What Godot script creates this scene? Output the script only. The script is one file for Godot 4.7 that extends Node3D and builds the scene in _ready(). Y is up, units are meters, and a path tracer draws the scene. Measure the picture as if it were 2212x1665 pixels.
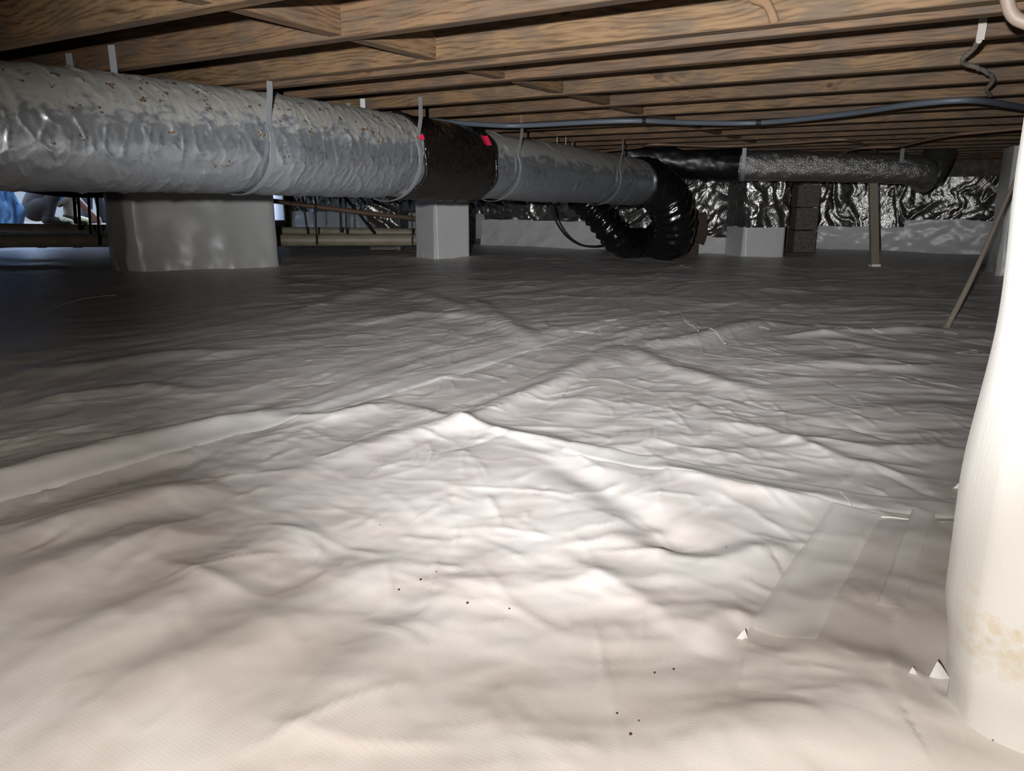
extends Node3D
# Sealed crawl space under a house: white liner floor, timber joists, foil-wrapped duct, wrapped piers.
# World: y up, floor near y = 0, x runs along the joists, -z across them.

const EYE := Vector3(0, 0.55, 0)
const FOCAL := 1630.0
const YAW := 30.4
const PITCH := -13.94
const JOIST_Y := 0.916
const ROOM_L := -9.6
const ROOM_R := 3.4
const ROOM_B := -9.2
const ROOM_F := 2.6

var taken := {}
var M := {}
var rng := RandomNumberGenerator.new()
# floor height grid
var gx := PackedFloat32Array()
var gz := PackedFloat32Array()
var gh := PackedFloat32Array()

# ---------------------------------------------------------------- photo pixel -> place
func ray(px: float, py: float) -> Vector3:
	var t := deg_to_rad(-PITCH)
	var a := deg_to_rad(YAW)
	var lat := px - 1106.0
	var v := 832.5 - py
	var up := v * cos(t) - FOCAL * sin(t)
	var fw := v * sin(t) + FOCAL * cos(t)
	return Vector3(lat * cos(a) - fw * sin(a), up, -(lat * sin(a) + fw * cos(a)))

func at_y(px: float, py: float, y: float) -> Vector3:
	var r := ray(px, py)
	return EYE + r * ((y - EYE.y) / r.y)

func at_z(px: float, py: float, z: float) -> Vector3:
	var r := ray(px, py)
	return EYE + r * (z / r.z)

func at_x(px: float, py: float, x: float) -> Vector3:
	var r := ray(px, py)
	return EYE + r * (x / r.x)

func at_d(px: float, py: float, d: float) -> Vector3:
	var r := ray(px, py)
	var a := deg_to_rad(YAW)
	var fw := -r.x * sin(a) - r.z * cos(a)
	return EYE + r * (d / fw)

func on_floor(px: float, py: float) -> Vector3:
	var p := at_y(px, py, 0.0)
	p.y = ground(p.x, p.z)
	return p

# ---------------------------------------------------------------- nodes
func numbered(called: String) -> String:
	var n: int = taken.get(called, 0)
	taken[called] = n + 1
	return called if n == 0 else "%s_%03d" % [called, n]

func thing(called: String, label: String, category: String, where := Vector3.ZERO, group := "") -> Node3D:
	var o := Node3D.new()
	o.name = numbered(called)
	add_child(o)
	o.position = where
	tag(o, label, category, group)
	return o

func tag(o: Node3D, label: String, category: String, group := "") -> void:
	o.set_meta("label", label)
	o.set_meta("category", category)
	if group:
		o.set_meta("group", group)

func structure(called: String, label := "", category := "") -> Node3D:
	var o := Node3D.new()
	o.name = called
	add_child(o)
	o.set_meta("kind", "structure")
	if label:
		o.set_meta("label", label)
		o.set_meta("category", category)
	return o

func part(called: String, mesh: Mesh, mat: Material, parent: Node3D, t := Transform3D.IDENTITY) -> MeshInstance3D:
	var o := MeshInstance3D.new()
	o.name = called
	o.mesh = mesh
	o.material_override = mat
	o.transform = t
	parent.add_child(o, true)
	return o

func solo(called: String, mesh: Mesh, mat: Material, label: String, category: String, group := "", where := Vector3.ZERO) -> MeshInstance3D:
	var o := MeshInstance3D.new()
	o.name = numbered(called)
	o.mesh = mesh
	o.material_override = mat
	add_child(o)
	o.position = where
	tag(o, label, category, group)
	return o

# ---------------------------------------------------------------- meshes
func commit(v: PackedVector3Array, n: PackedVector3Array, uv: PackedVector2Array, idx: PackedInt32Array) -> ArrayMesh:
	var i := 0
	while i < idx.size():
		var a := v[idx[i]]
		var c := (v[idx[i + 2]] - a).cross(v[idx[i + 1]] - a)
		if c.dot(n[idx[i]] + n[idx[i + 1]] + n[idx[i + 2]]) < 0.0:
			var s := idx[i + 1]
			idx[i + 1] = idx[i + 2]
			idx[i + 2] = s
		i += 3
	var arr := []
	arr.resize(Mesh.ARRAY_MAX)
	arr[Mesh.ARRAY_VERTEX] = v
	arr[Mesh.ARRAY_NORMAL] = n
	if uv.size() == v.size():
		arr[Mesh.ARRAY_TEX_UV] = uv
	arr[Mesh.ARRAY_INDEX] = idx
	var m := ArrayMesh.new()
	m.add_surface_from_arrays(Mesh.PRIMITIVE_TRIANGLES, arr)
	return m

# a board or block with chamfered edges; u runs along the longest axis
func board(size: Vector3, b: float, u0 := 0.0, v0 := 0.0) -> ArrayMesh:
	var v := PackedVector3Array()
	var n := PackedVector3Array()
	var uv := PackedVector2Array()
	var idx := PackedInt32Array()
	var h := size * 0.5
	var long := size.max_axis_index()
	var corner := {}
	for ax in 3:
		for sg in [-1, 1]:
			var base := v.size()
			var a1 := (ax + 1) % 3
			var a2 := (ax + 2) % 3
			for q in [[-1, -1], [1, -1], [1, 1], [-1, 1]]:
				var p := Vector3.ZERO
				p[ax] = sg * h[ax]
				p[a1] = q[0] * (h[a1] - b)
				p[a2] = q[1] * (h[a2] - b)
				var nn := Vector3.ZERO
				nn[ax] = sg
				corner["%d,%d,%d,%d" % [ax, signi(int(signf(p.x))), signi(int(signf(p.y))), signi(int(signf(p.z)))]] = v.size()
				v.append(p)
				n.append(nn)
				var other := a1 if a1 != long else a2
				if ax == long:
					uv.append(Vector2(u0 + p[a1] * 0.5, v0 + 0.5 + p[a2] / 0.26))
				else:
					uv.append(Vector2(u0 + p[long] * 0.25, v0 + 0.5 + p[other] / 0.26))
			idx.append_array([base, base + 1, base + 2, base, base + 2, base + 3])
	for ax in 3:
		var a1 := (ax + 1) % 3
		var a2 := (ax + 2) % 3
		for s1 in [-1, 1]:
			for s2 in [-1, 1]:
				var k := []
				for e in [-1, 1]:
					var s := [0, 0, 0]
					s[ax] = e
					s[a1] = s1
					s[a2] = s2
					k.append(corner["%d,%d,%d,%d" % [a1, s[0], s[1], s[2]]])
					k.append(corner["%d,%d,%d,%d" % [a2, s[0], s[1], s[2]]])
				idx.append_array([k[0], k[1], k[3], k[0], k[3], k[2]])
	for sx in [-1, 1]:
		for sy in [-1, 1]:
			for sz in [-1, 1]:
				idx.append_array([corner["0,%d,%d,%d" % [sx, sy, sz]], corner["1,%d,%d,%d" % [sx, sy, sz]], corner["2,%d,%d,%d" % [sx, sy, sz]]])
	return commit(v, n, uv, idx)

# a grid of points -> smooth mesh (columns along u, rows along v)
func sheet(pts: PackedVector3Array, nu: int, nv: int, closed := false, us := 1.0, vs := 1.0, outward := Vector3.ZERO) -> ArrayMesh:
	var n := PackedVector3Array()
	n.resize(pts.size())
	var uv := PackedVector2Array()
	uv.resize(pts.size())
	for j in nv:
		for i in nu:
			var il := i - 1
			var ir := i + 1
			if closed:
				if il < 0:
					il = nu - 2
				if ir > nu - 1:
					ir = 1
			else:
				il = maxi(il, 0)
				ir = mini(ir, nu - 1)
			var du := pts[j * nu + ir] - pts[j * nu + il]
			var dv := pts[mini(j + 1, nv - 1) * nu + i] - pts[maxi(j - 1, 0) * nu + i]
			n[j * nu + i] = du.cross(dv).normalized()
			uv[j * nu + i] = Vector2(us * i / (nu - 1.0), vs * j / (nv - 1.0))
	if outward != Vector3.ZERO:
		var sum := 0.0
		for k in range(0, n.size(), 7):
			sum += n[k].dot(outward)
		if sum < 0.0:
			for k in n.size():
				n[k] = -n[k]
	var idx := PackedInt32Array()
	idx.resize((nu - 1) * (nv - 1) * 6)
	var w := 0
	for j in nv - 1:
		for i in nu - 1:
			var a := j * nu + i
			idx[w] = a
			idx[w + 1] = a + 1
			idx[w + 2] = a + nu + 1
			idx[w + 3] = a
			idx[w + 4] = a + nu + 1
			idx[w + 5] = a + nu
			w += 6
	return commit(pts, n, uv, idx)

func smooth_path(p: Array, per := 8) -> PackedVector3Array:
	var out := PackedVector3Array()
	for i in p.size() - 1:
		var p0: Vector3 = p[maxi(i - 1, 0)]
		var p1: Vector3 = p[i]
		var p2: Vector3 = p[i + 1]
		var p3: Vector3 = p[mini(i + 2, p.size() - 1)]
		for k in per:
			var t := k / float(per)
			out.append(0.5 * ((2.0 * p1) + (p2 - p0) * t + (2.0 * p0 - 5.0 * p1 + 4.0 * p2 - p3) * t * t + (3.0 * p1 - p0 - 3.0 * p2 + p3) * t * t * t))
	out.append(p[p.size() - 1])
	return out

# sweep a circle (or an ellipse) along a path; radius may be a Callable(s, angle)
func tube(path: PackedVector3Array, radius, sides := 10, caps := true, us := 1.0) -> ArrayMesh:
	var v := PackedVector3Array()
	var n := PackedVector3Array()
	var uv := PackedVector2Array()
	var idx := PackedInt32Array()
	var count := path.size()
	var run := PackedFloat32Array([0.0])
	for i in range(1, count):
		run.append(run[i - 1] + path[i].distance_to(path[i - 1]))
	var up := Vector3.UP
	var first := (path[1] - path[0]).normalized()
	if absf(first.dot(up)) > 0.95:
		up = Vector3.RIGHT
	var side := first.cross(up).normalized()
	for i in count:
		var tan := (path[mini(i + 1, count - 1)] - path[maxi(i - 1, 0)]).normalized()
		side = (side - tan * side.dot(tan)).normalized()
		var nor := side.cross(tan).normalized()
		for k in sides + 1:
			var a := TAU * k / sides
			var r: float = radius.call(run[i], a) if radius is Callable else radius
			var dir := nor * cos(a) + side * sin(a)
			v.append(path[i] + dir * r)
			n.append(dir)
			uv.append(Vector2(us * run[i], float(k) / sides))
	var w := sides + 1
	for i in count - 1:
		for k in sides:
			var a := i * w + k
			idx.append_array([a, a + 1, a + w + 1, a, a + w + 1, a + w])
	if radius is Callable:
		for i in count:
			for k in sides + 1:
				var kl := k - 1 if k > 0 else sides - 1
				var kr := k + 1 if k < sides else 1
				var du := v[i * w + kr] - v[i * w + kl]
				var dv := v[mini(i + 1, count - 1) * w + k] - v[maxi(i - 1, 0) * w + k]
				var c := du.cross(dv).normalized()
				n[i * w + k] = c if c.dot(n[i * w + k]) > 0.0 else -c
	if caps:
		for e in [0, count - 1]:
			var tan := (path[1] - path[0]).normalized() * -1.0 if e == 0 else (path[count - 1] - path[count - 2]).normalized()
			var b := v.size()
			v.append(path[e])
			n.append(tan)
			uv.append(Vector2(0.5, 0.5))
			for k in sides + 1:
				v.append(v[e * w + k])
				n.append(tan)
				uv.append(Vector2(0.5, 0.5))
			for k in sides:
				idx.append_array([b, b + 1 + k, b + 2 + k])
	return commit(v, n, uv, idx)

# a flat strip of given width and thickness along a path; across gives the width direction
func ribbon(path: PackedVector3Array, across: Vector3, width: float, thick: float) -> ArrayMesh:
	var v := PackedVector3Array()
	var n := PackedVector3Array()
	var uv := PackedVector2Array()
	var idx := PackedInt32Array()
	var count := path.size()
	for i in count:
		var tan := (path[mini(i + 1, count - 1)] - path[maxi(i - 1, 0)]).normalized()
		var ac := (across - tan * across.dot(tan)).normalized()
		var nor := ac.cross(tan).normalized()
		for q in [[-1, 1, nor], [1, 1, nor], [1, 1, ac], [1, -1, ac], [1, -1, -nor], [-1, -1, -nor], [-1, -1, -ac], [-1, 1, -ac]]:
			v.append(path[i] + ac * (q[0] * width * 0.5) + nor * (q[1] * thick * 0.5))
			n.append(q[2])
			uv.append(Vector2(i / (count - 1.0), 0.5 + 0.5 * q[0]))
	for i in count - 1:
		for k in [0, 2, 4, 6]:
			var a: int = i * 8 + k
			idx.append_array([a, a + 1, a + 9, a, a + 9, a + 8])
	return commit(v, n, uv, idx)

# ---------------------------------------------------------------- textures and materials
func noise(seed_: int, freq: float, kind := FastNoiseLite.TYPE_SIMPLEX_SMOOTH, oct := 3) -> FastNoiseLite:
	var f := FastNoiseLite.new()
	f.seed = seed_
	f.noise_type = kind
	f.frequency = freq
	f.fractal_octaves = oct
	f.fractal_type = FastNoiseLite.FRACTAL_FBM if oct > 1 else FastNoiseLite.FRACTAL_NONE
	return f

func mat(color: Color, rough := 0.6, metal := 0.0, spec := 0.5) -> StandardMaterial3D:
	var m := StandardMaterial3D.new()
	m.albedo_color = color
	m.roughness = rough
	m.metallic = metal
	m.metallic_specular = spec
	return m

func noise_tex(seed_: int, freq: float, a: Color, b: Color, size := 256, oct := 4) -> NoiseTexture2D:
	var t := NoiseTexture2D.new()
	t.width = size
	t.height = size
	t.seamless = true
	t.noise = noise(seed_, freq, FastNoiseLite.TYPE_SIMPLEX_SMOOTH, oct)
	var g := Gradient.new()
	g.set_color(0, a)
	g.set_color(1, b)
	g.set_offset(0, 0.25)
	g.set_offset(1, 0.75)
	t.color_ramp = g
	return t

func plain_noise(seed_: int, freq: float, size := 256, oct := 4) -> NoiseTexture2D:
	var t := NoiseTexture2D.new()
	t.width = size
	t.height = size
	t.seamless = true
	t.noise = noise(seed_, freq, FastNoiseLite.TYPE_SIMPLEX_SMOOTH, oct)
	return t

# old pine: growth-ring lines, knots, grey dirt. u wraps (4 m), v spans 0.26 m
func wood_textures(seed_: int, light: Color, dark: Color) -> Array:
	var w := 2048
	var h := 192
	var img := Image.create(w, h, false, Image.FORMAT_RGB8)
	var hgt := Image.create(w, h, false, Image.FORMAT_L8)
	var n1 := noise(seed_, 1.0, FastNoiseLite.TYPE_SIMPLEX_SMOOTH, 3)
	var n2 := noise(seed_ + 1, 1.0, FastNoiseLite.TYPE_SIMPLEX_SMOOTH, 2)
	var r := RandomNumberGenerator.new()
	r.seed = seed_
	var knots := []
	for i in 4:
		knots.append(Vector3((i + r.randf() * 0.8) / 4.0 * 4.0, r.randf_range(0.03, 0.23), r.randf_range(0.006, 0.014)))
	var grey := Color(0.27, 0.235, 0.205)
	for x in w:
		var u := 4.0 * x / w
		var ca := cos(TAU * x / w)
		var sa := sin(TAU * x / w)
		for y in h:
			var v := 0.26 * y / h
			var bend := n1.get_noise_3d(ca * 1.1, sa * 1.1, v * 5.0)
			var fine := n1.get_noise_3d(ca * 7.0, sa * 7.0, v * 190.0)
			var g := v * 84.0 + bend * 3.4
			var knot := 0.0
			for k in knots:
				var dx: float = absf(u - k.x)
				if dx < 0.25:
					var d := sqrt(dx * dx * 0.12 + (v - k.y) * (v - k.y))
					g += 2.6 * exp(-d / (k.z * 1.6)) * signf(v - k.y + 0.0001)
					var dk: float = sqrt(dx * dx * 0.55 + (v - k.y) * (v - k.y)) / k.z
					knot = maxf(knot, clampf(1.35 - dk, 0.0, 1.0))
			var line := pow(0.5 + 0.5 * sin(TAU * g), 3.0)
			line = line * (0.6 + 0.4 * fine)
			var streak := n2.get_noise_3d(ca * 4.0, sa * 4.0, v * 45.0 + 9.0)
			var c := light.lerp(dark, clampf(line * (0.62 + 0.5 * streak) + fine * 0.42 + streak * 0.3 + 0.08 + knot * 0.9, 0.0, 1.0))
			var dirt := n2.get_noise_3d(ca * 3.0, sa * 3.0, v * 9.0 + 40.0) + 0.5 * n1.get_noise_3d(ca * 14.0, sa * 14.0, v * 40.0 + 3.0)
			c = c.lerp(grey, clampf(dirt * 0.9 + 0.15, 0.0, 0.6))
			img.set_pixel(x, y, c)
			hgt.set_pixel(x, y, Color.from_hsv(0, 0, clampf(0.6 - line * 0.35 + fine * 0.2, 0.0, 1.0)))
	return [ImageTexture.create_from_image(img), ImageTexture.create_from_image(hgt)]

# woven scrim inside the poly sheet
func weave_texture() -> ImageTexture:
	var s := 256
	var img := Image.create(s, s, false, Image.FORMAT_L8)
	var n1 := noise(77, 0.03, FastNoiseLite.TYPE_SIMPLEX_SMOOTH, 2)
	for x in s:
		for y in s:
			var a := pow(absf(sin(PI * x / 16.0)), 0.6)
			var b := pow(absf(sin(PI * y / 16.0)), 0.6)
			var c := 0.5 * minf(a, b) + 0.3 * (a if ((x / 16 + y / 16) % 2) == 0 else b)
			img.set_pixel(x, y, Color.from_hsv(0, 0, clampf(c + 0.15 * n1.get_noise_2d(x, y), 0.0, 1.0)))
	return ImageTexture.create_from_image(img)

# foil jacket: matte dust lies over the upper side with a ragged outline, brown torn flecks, grey smudges
func foil_textures(w: int, h: int, flecks: bool) -> Array:
	var img := Image.create(w, h, false, Image.FORMAT_RGB8)
	var orm := Image.create(w, h, false, Image.FORMAT_RGB8)
	var n1 := noise(5, 0.02, FastNoiseLite.TYPE_SIMPLEX_SMOOTH, 4)
	var n2 := noise(6, 0.09, FastNoiseLite.TYPE_SIMPLEX_SMOOTH, 3)
	var n3 := noise(7, 0.25, FastNoiseLite.TYPE_SIMPLEX_SMOOTH, 2)
	var foil := Color(0.67, 0.69, 0.71)
	var smudge := Color(0.42, 0.45, 0.48)
	var dust := Color(0.56, 0.545, 0.51)
	for x in w:
		for y in h:
			# y = 0 is the crown of the duct, h / 2 its underside
			var ring := 1.0 - absf(y / float(h) - 0.5) * 2.0
			var a := n1.get_noise_2d(x, y * 1.6)
			var b := n2.get_noise_2d(x * 0.5, y * 1.2)
			var c := n3.get_noise_2d(x * 1.6, y * 0.5)
			var dusty := clampf((0.46 - ring + a * 0.12 + b * 0.10) * 9.0, 0.0, 1.0) * 0.85
			var dirt := clampf((b + a - 0.12) * 1.6 + c * 0.5, 0.0, 1.0) * clampf(1.0 - absf(ring - 0.50) * 4.0, 0.15, 1.0)
			var col := foil.lerp(smudge, dirt * 0.75).lerp(dust, dusty)
			col = col * (1.0 + c * 0.06)
			img.set_pixel(x, y, col)
			orm.set_pixel(x, y, Color(1.0, clampf(0.30 + dusty * 0.40 + dirt * 0.12, 0.0, 1.0), clampf(0.78 - dusty * 0.60, 0.0, 1.0)))
	var r := RandomNumberGenerator.new()
	r.seed = 21
	if flecks:
		for k in 130:
			var c := Vector2(r.randf_range(0.12, 0.98) * w, (r.randf_range(0.80, 0.97) if r.randf() < 0.88 else r.randf_range(0.66, 0.80)) * h)
			var col := Color(0.33, 0.22, 0.12).lerp(Color(0.24, 0.19, 0.14), r.randf())
			for q in r.randi_range(2, 9):
				var at := c + Vector2(r.randfn() * 4.0, r.randfn() * 2.2)
				var cell := Rect2i(int(at.x), int(at.y), r.randi_range(1, 5), r.randi_range(1, 3))
				if at.x > 1 and at.x < w - 6 and at.y > 1 and at.y < h - 4:
					img.fill_rect(cell, col * r.randf_range(0.8, 1.2))
					orm.fill_rect(cell, Color(1, 0.9, 0.0))
	return [ImageTexture.create_from_image(img), ImageTexture.create_from_image(orm)]

func make_materials() -> void:
	var weave := weave_texture()
	# white woven poly liner, slightly pinkish-grey, satin gloss
	var liner := mat(Color(1, 1, 1), 0.42, 0.0, 0.5)
	liner.heightmap_enabled = true
	liner.heightmap_texture = weave
	liner.heightmap_scale = 0.012
	liner.uv1_triplanar = true
	liner.uv1_world_triplanar = true
	liner.uv1_scale = Vector3(13, 13, 13)
	liner.detail_enabled = true
	liner.detail_blend_mode = BaseMaterial3D.BLEND_MODE_MUL
	liner.detail_uv_layer = BaseMaterial3D.DETAIL_UV_2
	liner.detail_albedo = noise_tex(31, 0.012, Color(0.86, 0.825, 0.80), Color(0.89, 0.87, 0.85), 512, 5)
	liner.uv2_triplanar = true
	liner.uv2_world_triplanar = true
	liner.uv2_scale = Vector3(0.9, 0.9, 0.9)
	M.liner = liner
	var skin := mat(Color(0.86, 0.855, 0.845), 0.27, 0.0, 0.5)
	skin.heightmap_enabled = true
	skin.heightmap_texture = weave
	skin.heightmap_scale = 0.02
	skin.uv1_triplanar = true
	skin.uv1_scale = Vector3(13, 13, 13)
	M.wrap = skin
	var tape := mat(Color(0.955, 0.94, 0.92), 0.42, 0.0, 0.5)
	M.tape = tape
	# rusty water marks near the foot of the near column
	var st := Image.create(1024, 512, false, Image.FORMAT_RGB8)
	st.fill(Color.WHITE)
	var r := RandomNumberGenerator.new()
	r.seed = 91
	for k in 240:
		var x := int(absf(r.randfn()) * 55.0 + (0.0 if r.randf() < 0.6 else 60.0))
		var y := int(62.0 + r.randfn() * 6.0 + (r.randf() * 26.0 if x < 40 else 0.0))
		var rad := r.randi_range(1, 4)
		for dx in range(-rad, rad + 1):
			for dy in range(-rad, rad + 1):
				if dx * dx + dy * dy <= rad * rad and x + dx >= 0 and y + dy >= 0:
					var c := st.get_pixel(x + dx, y + dy)
					st.set_pixel(x + dx, y + dy, Color(c.r * 0.992, c.g * 0.98, c.b * 0.96))
	var cs: StandardMaterial3D = skin.duplicate()
	cs.albedo_color = Color(0.81, 0.80, 0.78)
	cs.detail_enabled = true
	cs.detail_blend_mode = BaseMaterial3D.BLEND_MODE_MUL
	cs.detail_uv_layer = BaseMaterial3D.DETAIL_UV_2
	cs.detail_albedo = ImageTexture.create_from_image(st)
	M.column_wrap = cs
	M.sheer_tape = mat(Color(0.90, 0.882, 0.858), 0.40, 0.0, 0.5)
	M.thread = mat(Color(0.90, 0.89, 0.86), 0.6)
	var woods := [wood_textures(11, Color(0.405, 0.32, 0.225), Color(0.20, 0.14, 0.09)), wood_textures(19, Color(0.37, 0.285, 0.205), Color(0.19, 0.135, 0.09))]
	var k := 0
	for w in woods:
		var m := mat(Color.WHITE, 0.72, 0.0, 0.35)
		m.albedo_texture = w[0]
		m.heightmap_enabled = true
		m.heightmap_texture = w[1]
		m.heightmap_scale = 0.06
		M["wood%d" % k] = m
		k += 1
	M.ply = mat(Color(0.34, 0.25, 0.17), 0.85)
	for q in [["duct_foil", 1536, 400, true], ["duct_foil_clean", 768, 256, false]]:
		var ft := foil_textures(q[1], q[2], q[3])
		var foil := StandardMaterial3D.new()
		foil.albedo_texture = ft[0]
		foil.roughness = 1.0
		foil.metallic = 1.0
		foil.roughness_texture = ft[1]
		foil.roughness_texture_channel = BaseMaterial3D.TEXTURE_CHANNEL_GREEN
		foil.metallic_texture = ft[1]
		foil.metallic_texture_channel = BaseMaterial3D.TEXTURE_CHANNEL_BLUE
		M[q[0]] = foil
	var ff := mat(Color(0.72, 0.71, 0.69), 0.28, 0.93)
	ff.heightmap_enabled = true
	ff.heightmap_texture = plain_noise(41, 0.05, 256, 4)
	ff.heightmap_scale = 0.22
	ff.uv1_triplanar = true
	ff.uv1_scale = Vector3(5, 5, 5)
	M.wall_foil = ff
	var fd := mat(Color(0.72, 0.71, 0.69), 0.27, 0.9)
	fd.heightmap_enabled = true
	fd.heightmap_texture = plain_noise(43, 0.06, 256, 4)
	fd.heightmap_scale = 0.7
	fd.uv1_triplanar = true
	fd.uv1_scale = Vector3(7, 7, 7)
	M.far_foil = fd
	var mastic := mat(Color(0.085, 0.07, 0.062), 0.14, 0.0, 0.6)
	mastic.heightmap_enabled = true
	mastic.heightmap_texture = plain_noise(44, 0.04, 256, 4)
	mastic.heightmap_scale = 0.4
	mastic.uv1_triplanar = true
	mastic.uv1_scale = Vector3(3, 3, 3)
	M.mastic = mastic
	var black := mat(Color(0.062, 0.058, 0.055), 0.20, 0.0, 0.65)
	M.black_film = black
	M.black_dull = mat(Color(0.05, 0.047, 0.045), 0.38, 0.0, 0.5)
	M.black_matte = mat(Color(0.05, 0.05, 0.052), 0.6)
	M.galv = mat(Color(0.66, 0.67, 0.68), 0.40, 0.6)
	M.pink = mat(Color(0.86, 0.12, 0.28), 0.5)
	M.pvc = mat(Color(0.70, 0.66, 0.57), 0.45)
	M.pvc.albedo_texture = noise_tex(51, 0.02, Color(0.82, 0.80, 0.78), Color(1, 1, 1), 256, 4)
	M.pvc.uv1_triplanar = true
	M.conduit = mat(Color(0.29, 0.315, 0.345), 0.5)
	M.cable_brown = mat(Color(0.46, 0.37, 0.30), 0.6)
	M.cable_white = mat(Color(0.52, 0.49, 0.45), 0.6)
	M.hose = mat(Color(0.50, 0.44, 0.39), 0.55)
	M.copper_lamp = mat(Color(0.2, 0.2, 0.21), 0.5)
	var conc := mat(Color.WHITE, 0.9)
	conc.albedo_texture = noise_tex(61, 0.02, Color(0.30, 0.28, 0.26), Color(0.40, 0.38, 0.35), 256, 5)
	conc.uv1_triplanar = true
	conc.uv1_scale = Vector3(2, 2, 2)
	M.concrete = conc
	var blk := mat(Color.WHITE, 0.92)
	blk.albedo_texture = noise_tex(63, 0.03, Color(0.36, 0.335, 0.305), Color(0.44, 0.41, 0.38), 256, 5)
	blk.uv1_triplanar = true
	blk.uv1_scale = Vector3(3, 3, 3)
	M.block = blk
	M.post = mat(Color(0.52, 0.48, 0.42), 0.75)
	M.stick = mat(Color(0.55, 0.51, 0.46), 0.7)
	M.lid = mat(Color(0.23, 0.15, 0.11), 0.6)
	M.render = mat(Color(0.52, 0.50, 0.47), 0.9)
	M.scab = mat(Color(0.38, 0.285, 0.19), 0.8)
	M.soil = mat(Color(0.45, 0.40, 0.34), 0.95)
	M.speck = mat(Color(0.25, 0.17, 0.12), 0.9)

# ---------------------------------------------------------------- the liner floor
func axis_steps(stops: Array) -> PackedFloat32Array:
	# stops: [value, step at that value]; steps blend between stops
	var out := PackedFloat32Array()
	var x: float = stops[0][0]
	var i := 0
	while x < stops[stops.size() - 1][0] - 1e-6:
		out.append(x)
		while i < stops.size() - 2 and x >= stops[i + 1][0]:
			i += 1
		var t := clampf((x - stops[i][0]) / (stops[i + 1][0] - stops[i][0]), 0.0, 1.0)
		x += lerpf(stops[i][1], stops[i + 1][1], t)
	out.append(stops[stops.size() - 1][0])
	return out

func stamp(line: Array, height: float, width: float, sharp := true, lean := 0.0) -> void:
	var lo := Vector2(1e9, 1e9)
	var hi := -lo
	var total := 0.0
	for i in line.size():
		lo = lo.min(line[i])
		hi = hi.max(line[i])
		if i > 0:
			total += line[i].distance_to(line[i - 1])
	var reach := width * (5.0 if sharp else 2.4)
	var i0 := gx.bsearch(lo.x - reach)
	var i1 := gx.bsearch(hi.x + reach)
	var j0 := gz.bsearch(lo.y - reach)
	var j1 := gz.bsearch(hi.y + reach)
	var nx := gx.size()
	for j in range(j0, mini(j1, gz.size())):
		for i in range(i0, mini(i1, nx)):
			var p := Vector2(gx[i], gz[j])
			var best := 1e9
			var where := 0.0
			var run := 0.0
			var side := 0.0
			for s in line.size() - 1:
				var a: Vector2 = line[s]
				var d: Vector2 = line[s + 1] - a
				var l := d.length()
				var t := clampf((p - a).dot(d) / (l * l), 0.0, 1.0)
				var q := p.distance_to(a + d * t)
				if q < best:
					best = q
					where = run + l * t
					side = signf(d.cross(p - a))
				run += l
			if best > reach:
				continue
			var w := width * (1.0 + lean * side)
			var f := exp(-(sqrt(best * best + w * w * 0.16) - w * 0.4) / w) if sharp else exp(-best * best / (w * w))
			var end := minf(where, total - where) / maxf(total * 0.25, 1e-4)
			gh[j * nx + i] += height * f * clampf(end, 0.0, 1.0)

func ground(x: float, z: float) -> float:
	var i := clampi(gx.bsearch(x) - 1, 0, gx.size() - 2)
	var j := clampi(gz.bsearch(z) - 1, 0, gz.size() - 2)
	var u := clampf((x - gx[i]) / (gx[i + 1] - gx[i]), 0.0, 1.0)
	var v := clampf((z - gz[j]) / (gz[j + 1] - gz[j]), 0.0, 1.0)
	var n := gx.size()
	return lerpf(lerpf(gh[j * n + i], gh[j * n + i + 1], u), lerpf(gh[(j + 1) * n + i], gh[(j + 1) * n + i + 1], u), v)

func px_line(pts: Array) -> Array:
	var out := []
	for p in pts:
		var w := at_y(p[0], p[1], 0.0)
		out.append(Vector2(w.x, w.z))
	return out

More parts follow.
